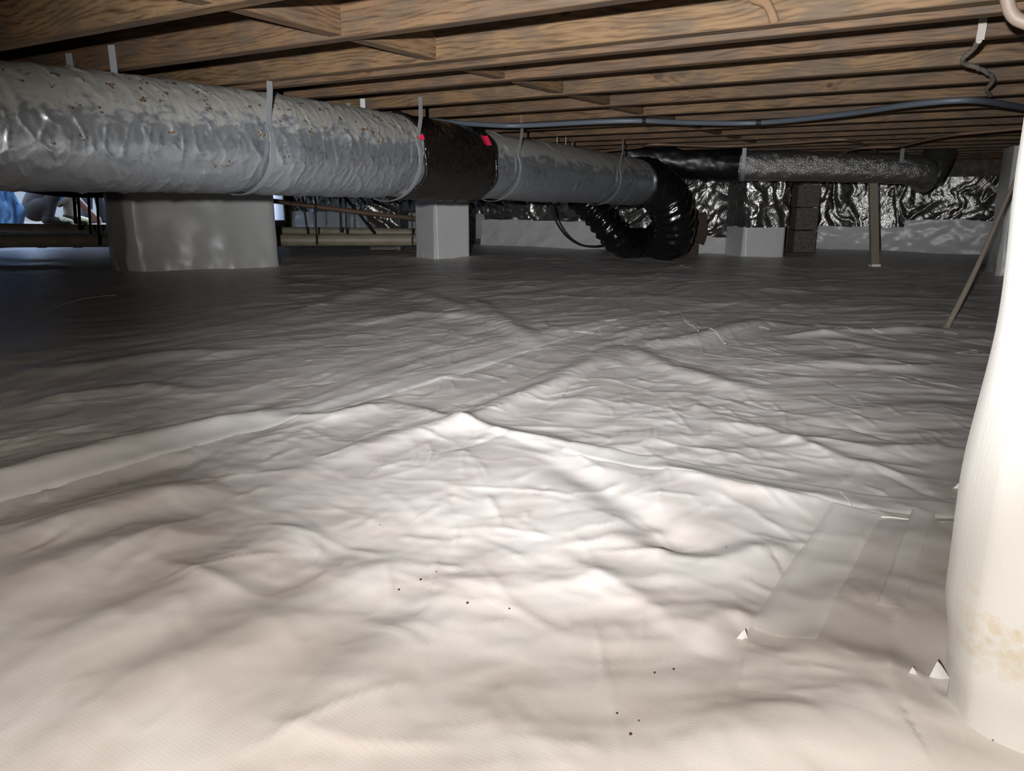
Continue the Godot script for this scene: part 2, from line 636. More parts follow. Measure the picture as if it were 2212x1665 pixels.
func build_heights() -> void:
	gx = axis_steps([[ROOM_L, 0.06], [-6.0, 0.035], [-3.0, 0.014], [-1.9, 0.0072], [0.5, 0.0072], [1.2, 0.03], [ROOM_R, 0.12]])
	gz = axis_steps([[ROOM_B, 0.05], [-6.0, 0.03], [-4.0, 0.012], [-2.8, 0.0072], [-0.35, 0.0072], [0.2, 0.05], [ROOM_F, 0.12]])
	var nx := gx.size()
	var nz := gz.size()
	gh.resize(nx * nz)
	var swell := noise(101, 0.55, FastNoiseLite.TYPE_SIMPLEX_SMOOTH, 2)
	var fold := noise(102, 1.0, FastNoiseLite.TYPE_SIMPLEX_SMOOTH, 3)
	var crumple := noise(104, 1.0, FastNoiseLite.TYPE_SIMPLEX_SMOOTH, 3)
	var bend := noise(103, 0.8, FastNoiseLite.TYPE_SIMPLEX_SMOOTH, 1)
	for j in nz:
		var z := gz[j]
		for i in nx:
			var x := gx[i]
			# soft warp, so that no fold runs straight
			var wx := x + 0.16 * bend.get_noise_2d(x, z)
			var wz := z + 0.16 * bend.get_noise_2d(x + 31.0, z - 17.0)
			var h := swell.get_noise_2d(x, z) * 0.014
			# folds run along z on the open side and swing across near the column
			var m := smoothstep(-1.3, -0.2, x + 0.35 * bend.get_noise_2d(z, x))
			var fa := fold.get_noise_2d(wx * 3.4, wz * 0.9)
			var fb := fold.get_noise_2d((wx * 0.5 + wz * 0.86) * 4.0 + 50.0, (wx * 0.86 - wz * 0.5) * 1.2)
			h += lerpf(fa, fb, m) * 0.0066
			var r := 1.0 - sqrt(pow(crumple.get_noise_2d(wx * 2.4 + 7.0, wz * 1.7), 2.0) + 0.0016) * 2.0
			h += r * r * 0.0024
			var fr := 1.0 - sqrt(pow(crumple.get_noise_2d(wx * 5.0 - 13.0, wz * 6.5), 2.0) + 0.0009) * 2.4
			h += fr * maxf(fr, 0.0) * 0.0011
			h += crumple.get_noise_2d(wx * 6.0, wz * 3.0 + 30.0) * 0.0009
			gh[j * nx + i] = h
	# folds that can be followed in the photograph
	var ridges := [
		[[[540, 1062], [700, 1000], [850, 950], [1000, 918], [1060, 885], [1200, 832], [1290, 775], [1345, 748]], 0.016, 0.05],
		[[[1345, 748], [1420, 790], [1560, 830], [1720, 862]], 0.014, 0.06],
		[[[1345, 748], [1300, 830], [1240, 900], [1150, 930]], 0.012, 0.05],
		[[[1345, 748], [1480, 740], [1640, 700], [1760, 705]], 0.018, 0.07],
		[[[870, 868], [950, 905], [1080, 940], [1230, 972], [1330, 985]], 0.016, 0.028],
		[[[560, 905], [720, 900], [870, 866]], 0.014, 0.03],
		[[[1180, 990], [1290, 1050], [1390, 1130], [1450, 1180], [1570, 1255]], -0.014, 0.045],
		[[[1400, 1010], [1560, 1060], [1700, 1085], [1830, 1080]], 0.013, 0.03],
		[[[1320, 1170], [1450, 1215], [1560, 1225], [1660, 1195], [1750, 1215]], 0.013, 0.03],
		[[[1210, 1195], [1240, 1225], [1420, 1330], [1480, 1395]], 0.009, 0.022],
		[[[1490, 1400], [1560, 1340], [1660, 1345]], 0.012, 0.025],
		[[[1500, 1480], [1600, 1380], [1700, 1250], [1800, 1120]], -0.008, 0.05],
		[[[330, 1210], [460, 1265], [600, 1312]], 0.006, 0.012],
		[[[-260, 1104], [0, 1032], [300, 955], [560, 892], [640, 875]], 0.020, 0.055],
		[[[-260, 1180], [0, 1105], [300, 1015], [520, 955]], -0.010, 0.05],
		[[[0, 1180], [160, 1130], [300, 1085], [480, 1040]], 0.018, 0.06],
		[[[0, 1290], [250, 1190], [440, 1120]], 0.013, 0.07],
		[[[0, 1460], [300, 1330], [560, 1190], [760, 1105]], 0.014, 0.07],
		[[[120, 1640], [480, 1420], [740, 1270], [980, 1200]], 0.013, 0.06],
		[[[560, 1660], [800, 1450], [1000, 1300], [1150, 1210]], 0.013, 0.06],
		[[[0, 905], [120, 870], [300, 845], [470, 850]], 0.016, 0.06],
		[[[0, 815], [160, 800], [350, 770], [560, 760]], 0.014, 0.07],
		[[[600, 690], [760, 640], [880, 600]], 0.014, 0.09],
		[[[880, 620], [980, 660], [1100, 720]], 0.018, 0.08],
		[[[1010, 640], [1080, 690], [1180, 760]], 0.016, 0.06],
		[[[760, 700], [900, 680], [1050, 690]], 0.013, 0.07],
		[[[1700, 730], [1800, 720], [1950, 715], [2040, 712]], 0.018, 0.05],
		[[[1520, 905], [1660, 930], [1800, 990], [2040, 1050]], 0.012, 0.03],
		[[[1700, 800], [1850, 780], [2000, 790]], 0.012, 0.06],
		[[[1620, 960], [1760, 950], [1900, 975], [2060, 960]], 0.009, 0.03],
		[[[1480, 1660], [1740, 1560], [1930, 1530], [2060, 1560]], 0.014, 0.06],
		[[[1680, 1400], [1850, 1440], [2010, 1490]], 0.010, 0.045],
	]
	for r in ridges:
		stamp(px_line(r[0]), r[1], r[2], r[2] < 0.035)
	# lapped edges of the sheets: the upper sheet makes a small step
	rng.seed = 7
	for k in 700:
		var c := Vector2(rng.randf_range(-2.3, 0.5), rng.randf_range(-3.6, -0.5))
		var a := rng.randf_range(-0.7, 0.7) + (PI / 2 if c.x < -0.9 or rng.randf() < 0.35 else 0.2)
		var l := rng.randf_range(0.03, 0.16)
		var d := Vector2(cos(a), sin(a)) * l
		var e := d.orthogonal() * rng.randf_range(-0.2, 0.2)
		stamp([c - d, c + e, c + d], rng.randf_range(0.0009, 0.0028) * (1.0 if rng.randf() < 0.8 else -1.0), rng.randf_range(0.005, 0.012))
	for k in 160:
		var c := Vector2(rng.randf_range(-1.6, 0.1), rng.randf_range(-2.2, -0.55))
		var a := rng.randf_range(-0.5, 0.5) + (0.1 if rng.randf() < 0.5 else 1.1)
		var d := Vector2(cos(a), sin(a)) * rng.randf_range(0.02, 0.09)
		stamp([c - d, c + d.orthogonal() * 0.08, c + d], rng.randf_range(0.0012, 0.0024), 0.0048)
	for k in 260:
		var c := Vector2(rng.randf_range(-5.5, 0.8), rng.randf_range(-7.2, -2.6))
		var a := rng.randf_range(0.0, PI)
		var d := Vector2(cos(a), sin(a)) * rng.randf_range(0.08, 0.35)
		var e := d.orthogonal() * rng.randf_range(-0.25, 0.25)
		stamp([c - d, c + e, c + d], rng.randf_range(0.002, 0.0075), rng.randf_range(0.02, 0.05))

var seam_a := []
var seam_b := []
var seam_c := []

func seam_side(line: Array, p: Vector2) -> float:
	var best := 1e9
	var side := 1.0
	for s in line.size() - 1:
		var a: Vector2 = line[s]
		var d: Vector2 = line[s + 1] - a
		var t := clampf((p - a).dot(d) / d.length_squared(), 0.0, 1.0)
		var q := p.distance_to(a + d * t)
		if q < best:
			best = q
			side = signf(d.cross(p - a))
	return side

func build_floor() -> void:
	build_heights()
	var nx := gx.size()
	var nz := gz.size()
	var v := PackedVector3Array()
	v.resize(nx * nz)
	var n := PackedVector3Array()
	n.resize(nx * nz)
	for j in nz:
		var ja := maxi(j - 1, 0)
		var jb := mini(j + 1, nz - 1)
		for i in nx:
			var ia := maxi(i - 1, 0)
			var ib := mini(i + 1, nx - 1)
			v[j * nx + i] = Vector3(gx[i], gh[j * nx + i], gz[j])
			n[j * nx + i] = Vector3(-(gh[j * nx + ib] - gh[j * nx + ia]) / (gx[ib] - gx[ia]), 1.0, -(gh[jb * nx + i] - gh[ja * nx + i]) / (gz[jb] - gz[ja])).normalized()
	# three sheets meet under the seam tapes
	var sets := [PackedInt32Array(), PackedInt32Array(), PackedInt32Array()]
	var lb: Vector2 = seam_b[0]
	for j in nz - 1:
		var z := gz[j]
		for i in nx - 1:
			var x := gx[i]
			var k := 0
			if x > -1.75 and (x > -0.95 or seam_side(seam_a, Vector2(x, z)) > 0.0):
				k = 1
				if z > -2.4 and (z > -1.2 or seam_side(seam_b, Vector2(x, z)) > 0.0):
					k = 2
			var a := j * nx + i
			sets[k].append_array([a, a + 1, a + nx + 1, a, a + nx + 1, a + nx])
	var fl := structure("floor", "wrinkled white plastic ground liner covering the crawl space floor", "floor")
	for s in sets:
		if s.size() == 0:
			continue
		var arr := []
		arr.resize(Mesh.ARRAY_MAX)
		# keep only the points this sheet uses
		var remap := PackedInt32Array()
		remap.resize(nx * nz)
		remap.fill(-1)
		var vv := PackedVector3Array()
		var nn := PackedVector3Array()
		var ii := PackedInt32Array()
		ii.resize(s.size())
		for q in s.size():
			var o: int = s[q]
			if remap[o] < 0:
				remap[o] = vv.size()
				vv.append(v[o])
				nn.append(n[o])
			ii[q] = remap[o]
		arr[Mesh.ARRAY_VERTEX] = vv
		arr[Mesh.ARRAY_NORMAL] = nn
		arr[Mesh.ARRAY_INDEX] = ii
		var m := ArrayMesh.new()
		m.add_surface_from_arrays(Mesh.PRIMITIVE_TRIANGLES, arr)
		part("liner_sheet", m, M.liner, fl)
	draped_tape(fl, seam_a, 0.062, 0.062, M.tape, "seam_tape")
	draped_tape(fl, seam_b.slice(4), 0.045, 0.045, M.sheer_tape, "seam_tape")
	draped_tape(fl, seam_c, 0.045, 0.045, M.sheer_tape, "seam_tape", 0.0042)
	draped_tape(fl, px_line([[1995, 1110], [1960, 1210], [1920, 1330]]), 0.02, 0.02, M.sheer_tape, "seam_tape", 0.0042)
	liner_patch(fl)

# a cut piece of liner laid round the column foot
func liner_patch(parent: Node3D) -> void:
	var le := px_line([[1588, 1500], [1596, 1440], [1600, 1388], [1692, 1262], [1796, 1122]])
	var ri := px_line([[2090, 1640], [2085, 1560], [2080, 1480], [2075, 1300], [2075, 1125]])
	var nu := 60
	var nv := 70
	var pts := PackedVector3Array()
	for j in nv:
		var t := j / (nv - 1.0) * (le.size() - 1)
		var k := mini(int(t), le.size() - 2)
		var a: Vector2 = le[k].lerp(le[k + 1], t - k)
		var b: Vector2 = ri[k].lerp(ri[k + 1], t - k)
		for i in nu:
			var p := a.lerp(b, i / (nu - 1.0))
			var lift := 0.0024
			if i == 0 or i == nu - 1 or j == nv - 1:
				lift = -0.0005
			lift = lerpf(-0.0006, lift, clampf(j / 14.0, 0.0, 1.0))
			pts.append(Vector3(p.x, ground(p.x, p.y) + lift, p.y))
	part("liner_patch", sheet(pts, nu, nv, false, 1, 1, Vector3.UP), M.liner, parent)

# a strip that follows the ground, edges tucked just under the surface
func draped_tape(parent: Node3D, line: Array, left: float, right: float, m: Material, called: String, lift := 0.0016) -> void:
	var pts := []
	for i in line.size() - 1:
		var a: Vector2 = line[i]
		var b: Vector2 = line[i + 1]
		var steps := maxi(2, int(a.distance_to(b) / 0.012))
		for k in steps:
			pts.append(a.lerp(b, k / float(steps)))
	pts.append(line[line.size() - 1])
	var nu := 11
	var out := PackedVector3Array()
	for i in pts.size():
		var lo: Vector2 = pts[maxi(i - 6, 0)]
		var hi: Vector2 = pts[mini(i + 6, pts.size() - 1)]
		var d := (hi - lo).normalized()
		var o := d.orthogonal()
		for k in nu:
			var t := k / (nu - 1.0)
			var p: Vector2 = pts[i] + o * lerpf(-left, right, t)
			# the stiff tape bridges the finest wrinkles
			var h := 0.4 * ground(p.x, p.y) + 0.15 * (ground(p.x + 0.02, p.y) + ground(p.x - 0.02, p.y) + ground(p.x, p.y + 0.02) + ground(p.x, p.y - 0.02))
			h = maxf(h, ground(p.x, p.y)) + lift
			if k == 0 or k == nu - 1:
				h = ground(p.x, p.y) - 0.0004
			out.append(Vector3(p.x, h, p.y))
	part(called, sheet(out, nu, pts.size(), false, 1, 1, Vector3.UP), m, parent)

# ---------------------------------------------------------------- timber ceiling
func build_ceiling() -> void:
	var ce := structure("ceiling", "underside of a timber floor with dusty brown joists", "ceiling")
	var length := ROOM_R - ROOM_L
	var cx := (ROOM_R + ROOM_L) * 0.5
	rng.seed = 3
	# near face of each joist, read from the photograph
	var zs := [1.43, 1.02, 0.62, 0.22, -0.18, -0.37 - 0.01, -0.742, -1.101, -1.455, -1.823, -2.214, -2.617, -3.03, -3.445, -3.87, -4.30, -4.75]
	var z := -5.17
	while z > ROOM_B:
		zs.append(z)
		z -= 0.415
	var meshes := []
	for k in 6:
		meshes.append(board(Vector3(length, 0.235, 0.038), 0.0025, rng.randf() * 3.0, 0.0))
	zs.erase(-0.37 - 0.01)
	var k := 0
	for q in zs:
		var t := Transform3D(Basis.IDENTITY, Vector3(cx, JOIST_Y + 0.1175, q - 0.019))
		if k % 2 == 1:
			t.basis = Basis(Vector3.RIGHT, PI)
		part("joist", meshes[(k * 5 + 1) % 6], M["wood%d" % (k % 2)], ce, t)
		k += 1
	# a second board set close behind one joist, hanging a little lower
	part("doubled_joist", meshes[2], M.wood1, ce, Transform3D(Basis.IDENTITY, Vector3(cx, JOIST_Y + 0.1175 - 0.013, -1.893)))
	# blocking between the joists
	var blocks := [board(Vector3(0.038, 0.228, 0.37), 0.002, 0.3), board(Vector3(0.038, 0.228, 0.37), 0.002, 1.9)]
	for b in range(4, zs.size() - 1):
		var za: float = zs[b] - 0.038
		var zb: float = zs[b + 1]
		if b == 9:
			za -= 0.056
		if za - zb > 0.5 or za < -5.4 or za > -0.5:
			continue
		var o := part("blocking", blocks[b % 2], M["wood%d" % ((b + 1) % 2)], ce, Transform3D(Basis.from_scale(Vector3(1, 1, (za - zb) / 0.37)), Vector3(-1.337 + 0.008 * sin(b * 2.1), JOIST_Y + 0.1175 + 0.002, (za + zb) * 0.5)))
	# a peeled scab of timber on one joist
	var sc := [at_z(1625, -6, -1.818), at_z(1650, 2, -1.815), at_z(1663, 20, -1.813), at_z(1670, 38, -1.815), at_z(1673, 48, -1.82)]
	var scab := part("timber_scab", tube(smooth_path(sc, 8), func(s, a): return 0.0015 + (0.010 + 0.002 * sin(s * 90.0)) * sqrt(clampf((0.108 - s) / 0.05, 0.0, 1.0)) * (0.4 + 0.6 * absf(cos(a))), 12, true), M.scab, ce)
	scab.set_meta("label", "pale peeled scab of timber")
	# subfloor panels
	var panel := board(Vector3(2.6, 0.02, 1.18), 0.001)
	for i in 5:
		for j in 10:
			part("subfloor_panel", panel, M.ply, ce, Transform3D(Basis.IDENTITY, Vector3(ROOM_L + 1.3 + i * 2.6, JOIST_Y + 0.235 + 0.0105, ROOM_F - 0.59 - j * 1.18)))

# ---------------------------------------------------------------- walls
func foil_sheet(w: float, h: float, seed_: int, amp: float, slant: float) -> ArrayMesh:
	var nu := int(w / 0.011) + 2
	var nv := int(h / 0.011) + 2
	var f1 := noise(seed_, 1.0, FastNoiseLite.TYPE_SIMPLEX_SMOOTH, 2)
	var f2 := noise(seed_ + 9, 1.0, FastNoiseLite.TYPE_SIMPLEX_SMOOTH, 3)
	var pts := PackedVector3Array()
	for j in nv:
		for i in nu:
			var x := w * i / (nu - 1.0)
			var y := h * j / (nv - 1.0)
			var wx := x + 0.10 * f1.get_noise_2d(x * 2.0, y * 2.0)
			var wy := y + 0.10 * f1.get_noise_2d(x * 2.0 + 9.0, y * 2.0)
			var u := wx * cos(slant) + wy * sin(slant)
			var v := -wx * sin(slant) + wy * cos(slant)
			var r := 1.0 - sqrt(pow(f1.get_noise_2d(u * 3.4, v * 1.1 + 11.0), 2.0) + 0.0008) * 2.2
			var r2 := 1.0 - absf(f2.get_noise_2d(wx * 5.5 + 3.0, wy * 4.5)) * 2.2
			var d := amp * (0.5 * r + 0.5 * f1.get_noise_2d(u * 1.2, v * 0.6)) + amp * 0.16 * r2 + amp * 0.05 * f2.get_noise_2d(wx * 16.0, wy * 14.0)
			pts.append(Vector3(x - w * 0.5, y, d))
	return sheet(pts, nu, nv, false, w, h, Vector3(0, 0, 1))

func skirt_sheet(w: float, h: float, seed_: int) -> ArrayMesh:
	var nu := int(w / 0.03) + 2
	var nv := 16
	var f1 := noise(seed_, 1.0, FastNoiseLite.TYPE_SIMPLEX_SMOOTH, 3)
	var pts := PackedVector3Array()
	for j in nv:
		for i in nu:
			var x := w * i / (nu - 1.0)
			var t := j / (nv - 1.0)
			var y := h * t + 0.02 * f1.get_noise_2d(x * 2.0, 50.0) * t
			var out := 0.05 * pow(1.0 - t, 3.0) + 0.022 * f1.get_noise_2d(x * 3.2, y * 5.0)
			pts.append(Vector3(x - w * 0.5, y, out))
	return sheet(pts, nu, nv, false, w, h, Vector3(0, 0, 1))

func wall_block(parent: Node3D, a: Vector3, b: Vector3, m: Material, called := "masonry") -> void:
	part(called, board((b - a).abs(), 0.004), m, parent, Transform3D(Basis.IDENTITY, (a + b) * 0.5))

func build_walls() -> void:
	var top := JOIST_Y + 0.26
	var wb := structure("wall_back", "foil faced foundation wall at the far side of the crawl space", "wall")
	wall_block(wb, Vector3(ROOM_L - 0.2, -0.1, ROOM_B - 0.22), Vector3(ROOM_R + 0.2, top, ROOM_B - 0.02), M.concrete)
	# projecting bay
	wall_block(wb, Vector3(-5.0, -0.1, ROOM_B - 0.02), Vector3(-1.86, JOIST_Y - 0.002, -7.93), M.concrete)
	var spots := [
		# x centre, z, width, foil bottom, foil top, slant, skirt height
		[-7.4, ROOM_B, 4.2, 0.30, 0.88, 0.5, 0.34],
		[-4.25, -7.90, 1.45, 0.30, 0.86, 1.2, 0.30],
		[-2.68, -7.90, 1.64, 0.12, 0.88, -0.9, 0.17],
		[-1.05, ROOM_B, 1.1, 0.22, 0.80, 0.25, 0.25],
		[0.35, ROOM_B, 1.75, 0.30, 0.76, -0.75, 0.33],
		[2.30, ROOM_B, 2.1, 0.30, 0.80, -0.6, 0.33],
	]
	var k := 0
	for s in spots:
		part("foil_insulation", foil_sheet(s[2], s[4] - s[3], 200 + k * 3, 0.055, s[5]), M.wall_foil, wb, Transform3D(Basis.IDENTITY, Vector3(s[0], s[3], s[1] + 0.06)))
		part("liner_skirt", skirt_sheet(s[2] + 0.04, s[6] + 0.02, 300 + k), M.wrap, wb, Transform3D(Basis.IDENTITY, Vector3(s[0], -0.02, s[1] + 0.10)))
		k += 1
	# far end wall with the access opening and a narrow vent opening
	var wl := structure("wall_left", "foundation wall with a low access opening to the daylight", "wall")
	var x0 := ROOM_L - 0.18
	var o0 := -6.12
	var o1 := -4.05
	var v0 := -9.02
	var v1 := -8.80
	var sill := 0.2
	var head := 0.84
	wall_block(wl, Vector3(x0, -0.1, ROOM_B - 0.02), Vector3(ROOM_L, top, v0), M.concrete)
	wall_block(wl, Vector3(x0, -0.1, v0), Vector3(ROOM_L, sill, v1), M.concrete)
	wall_block(wl, Vector3(x0, head, v0), Vector3(ROOM_L, top, v1), M.concrete)
	wall_block(wl, Vector3(x0, -0.1, v1), Vector3(ROOM_L, top, o0), M.concrete)
	wall_block(wl, Vector3(x0, -0.1, o0), Vector3(ROOM_L, sill, o1), M.concrete)
	wall_block(wl, Vector3(x0, head, o0), Vector3(ROOM_L, top, o1), M.concrete)
	wall_block(wl, Vector3(x0, -0.1, o1), Vector3(ROOM_L, top, ROOM_F + 0.2), M.concrete)
	wall_block(wl, Vector3(x0 - 0.02, sill, o0), Vector3(ROOM_L + 0.02, head, o0 + 0.03), M.tape, "opening_jamb")
	wall_block(wl, Vector3(x0 - 0.02, sill, v0), Vector3(ROOM_L + 0.02, head, v0 + 0.03), M.tape, "opening_jamb")
	var wr := structure("wall_right", "plain foundation wall beside the near wrapped column", "wall")
	wall_block(wr, Vector3(ROOM_R, -0.1, ROOM_B - 0.02), Vector3(ROOM_R + 0.2, top, ROOM_F + 0.2), M.concrete)
	var wf := structure("wall_front", "plain foundation wall closing the near end", "wall")
	wall_block(wf, Vector3(ROOM_L, -0.1, ROOM_F), Vector3(ROOM_R, top, ROOM_F + 0.2), M.concrete)
	# house above, so that daylight enters only through the openings
	var deck := structure("roof", "house floor deck above the crawl space", "deck")
	wall_block(deck, Vector3(ROOM_L - 0.2, JOIST_Y + 0.262, ROOM_B - 0.22), Vector3(ROOM_R + 0.2, JOIST_Y + 0.33, ROOM_F + 0.2), M.ply, "deck_slab")
	var gw := structure("wall_sky_screen", "pale wall added outside the access opening to hide the sky", "wall")
	wall_block(gw, Vector3(-13.4, 0.15, -16), Vector3(-13.1, 1.5, 2), M.render, "added_wall")  # added wall, screens off the bright sky behind the opening
	var g := structure("ground", "bare soil outside the access opening", "ground")
	wall_block(g, Vector3(-22, -0.12, -20), Vector3(ROOM_L - 0.18, 0.2, 6), M.soil, "soil")

# ---------------------------------------------------------------- piers under plastic
# c: four base corners, in order round the pier; bulge(t height 0..1, u along side 0..1, side) -> metres outwards
func pier_wrap(c: Array, height: float, seed_: int, puff: float, bulge: Callable, lean := Vector3.ZERO) -> ArrayMesh:
	var per := 44
	var nv := 64
	var nu := per * 4 + 1
	var f1 := noise(seed_, 1.0, FastNoiseLite.TYPE_SIMPLEX_SMOOTH, 3)
	var mid: Vector3 = (c[0] + c[1] + c[2] + c[3]) * 0.25
	var pts := PackedVector3Array()
	for j in nv:
		var t := j / (nv - 1.0)
		for i in nu:
			var side := (i / per) % 4
			var u := (i % per) / float(per)
			var a: Vector3 = c[side]
			var b: Vector3 = c[(side + 1) % 4]
			var p := a.lerp(b, u)
			var outw := (b - a).cross(Vector3.UP).normalized()
			if outw.dot(p - mid) < 0.0:
				outw = -outw
			var edge := minf(u, 1.0 - u)
			# rounded arris
			var l := a.distance_to(b)
			var rr := clampf(edge * l / 0.02, 0.0, 1.0)
			var inset := (1.0 - sqrt(1.0 - (1.0 - rr) * (1.0 - rr))) * 0.012
			if edge * l < 1e-4:
				var prev: Vector3 = c[(side + 3) % 4]
				var o2 := (a - prev).cross(Vector3.UP).normalized()
				if o2.dot(a - mid) < 0.0:
					o2 = -o2
				outw = (outw + o2).normalized()
				inset = 0.012
			var n := f1.get_noise_3d(p.x * 1.1, t * height * 0.9, p.z * 1.1)
			var n2 := 1.0 - sqrt(pow(f1.get_noise_3d(p.x * 1.9 + t * 0.7, t * height * 1.3 + 9.0, p.z * 1.9), 2.0) + 0.0006) * 2.5
			var d: float = puff * (n * 0.8 + 0.5 * n2 * (0.12 + 0.88 * smoothstep(0.5, 0.0, t))) * smoothstep(0.0, 0.12, edge + 0.03) + bulge.call(t, u, side) - inset
			# the foot kicks out a little in gathers
			d += 0.016 * pow(clampf(1.0 - t * 9.0, 0.0, 1.0), 2.0) * (0.6 + 0.9 * f1.get_noise_3d(p.x * 9.0, 3.0, p.z * 9.0))
			var q := p + outw * d + lean * t
			q.y = height * t - 0.012
			pts.append(q)
	return sheet(pts, nu, nv, true, 4, 1, (pts[per / 2] - mid) * Vector3(1, 0, 1))

func fix_out(m: ArrayMesh, mid: Vector3) -> ArrayMesh:
	var arr := m.surface_get_arrays(0)
	var v: PackedVector3Array = arr[Mesh.ARRAY_VERTEX]
	var n: PackedVector3Array = arr[Mesh.ARRAY_NORMAL]
	for i in n.size():
		var o := v[i] - mid
		o.y = 0
		if n[i].dot(o) < 0.0 and absf(n[i].y) < 0.8:
			n[i] = -n[i]
	return commit(v, n, arr[Mesh.ARRAY_TEX_UV], arr[Mesh.ARRAY_INDEX])

func pier(called: String, label: String, c: Array, seed_: int, puff: float, bulge: Callable, height := JOIST_Y - 0.014, group := "") -> Node3D:
	var mid: Vector3 = (c[0] + c[1] + c[2] + c[3]) * 0.25
	var t := thing(called, label, "pier", Vector3(mid.x, 0, mid.z), group)
	var local := []
	var core := []
	for p in c:
		local.append(p - Vector3(mid.x, 0, mid.z))
	part("plastic_wrap", fix_out(pier_wrap(local, height + 0.012, seed_, puff, bulge), Vector3.ZERO), M.wrap, t)
	var w: float = (local[0].distance_to(local[1]) + local[2].distance_to(local[3])) * 0.5
	var d: float = (local[1].distance_to(local[2]) + local[3].distance_to(local[0])) * 0.5
	var dir: Vector3 = (local[1] - local[0]).normalized()
	var basis := Basis(dir, Vector3.UP, dir.cross(Vector3.UP))
	var rows := int(height / 0.2)
	for r in rows:
		part("concrete_block", board(Vector3(w - 0.09, height / rows - 0.006, d - 0.09), 0.004), M.block, t, Transform3D(basis, Vector3(0, height / rows * (r + 0.5), 0)))
	return t

func flat(p: Vector3) -> Vector3:
	return Vector3(p.x, 0, p.z)

func column_belly(t: float) -> float:
	var key := [[0.0, 0.0], [0.03, 0.008], [0.10, 0.024], [0.17, 0.034], [0.30, 0.036], [0.50, 0.025], [0.66, 0.030], [1.0, 0.034]]
	for k in key.size() - 1:
		if t <= key[k + 1][0]:
			return lerpf(key[k][1], key[k + 1][1], smoothstep(key[k][0], key[k + 1][0], t))
	return 0.034

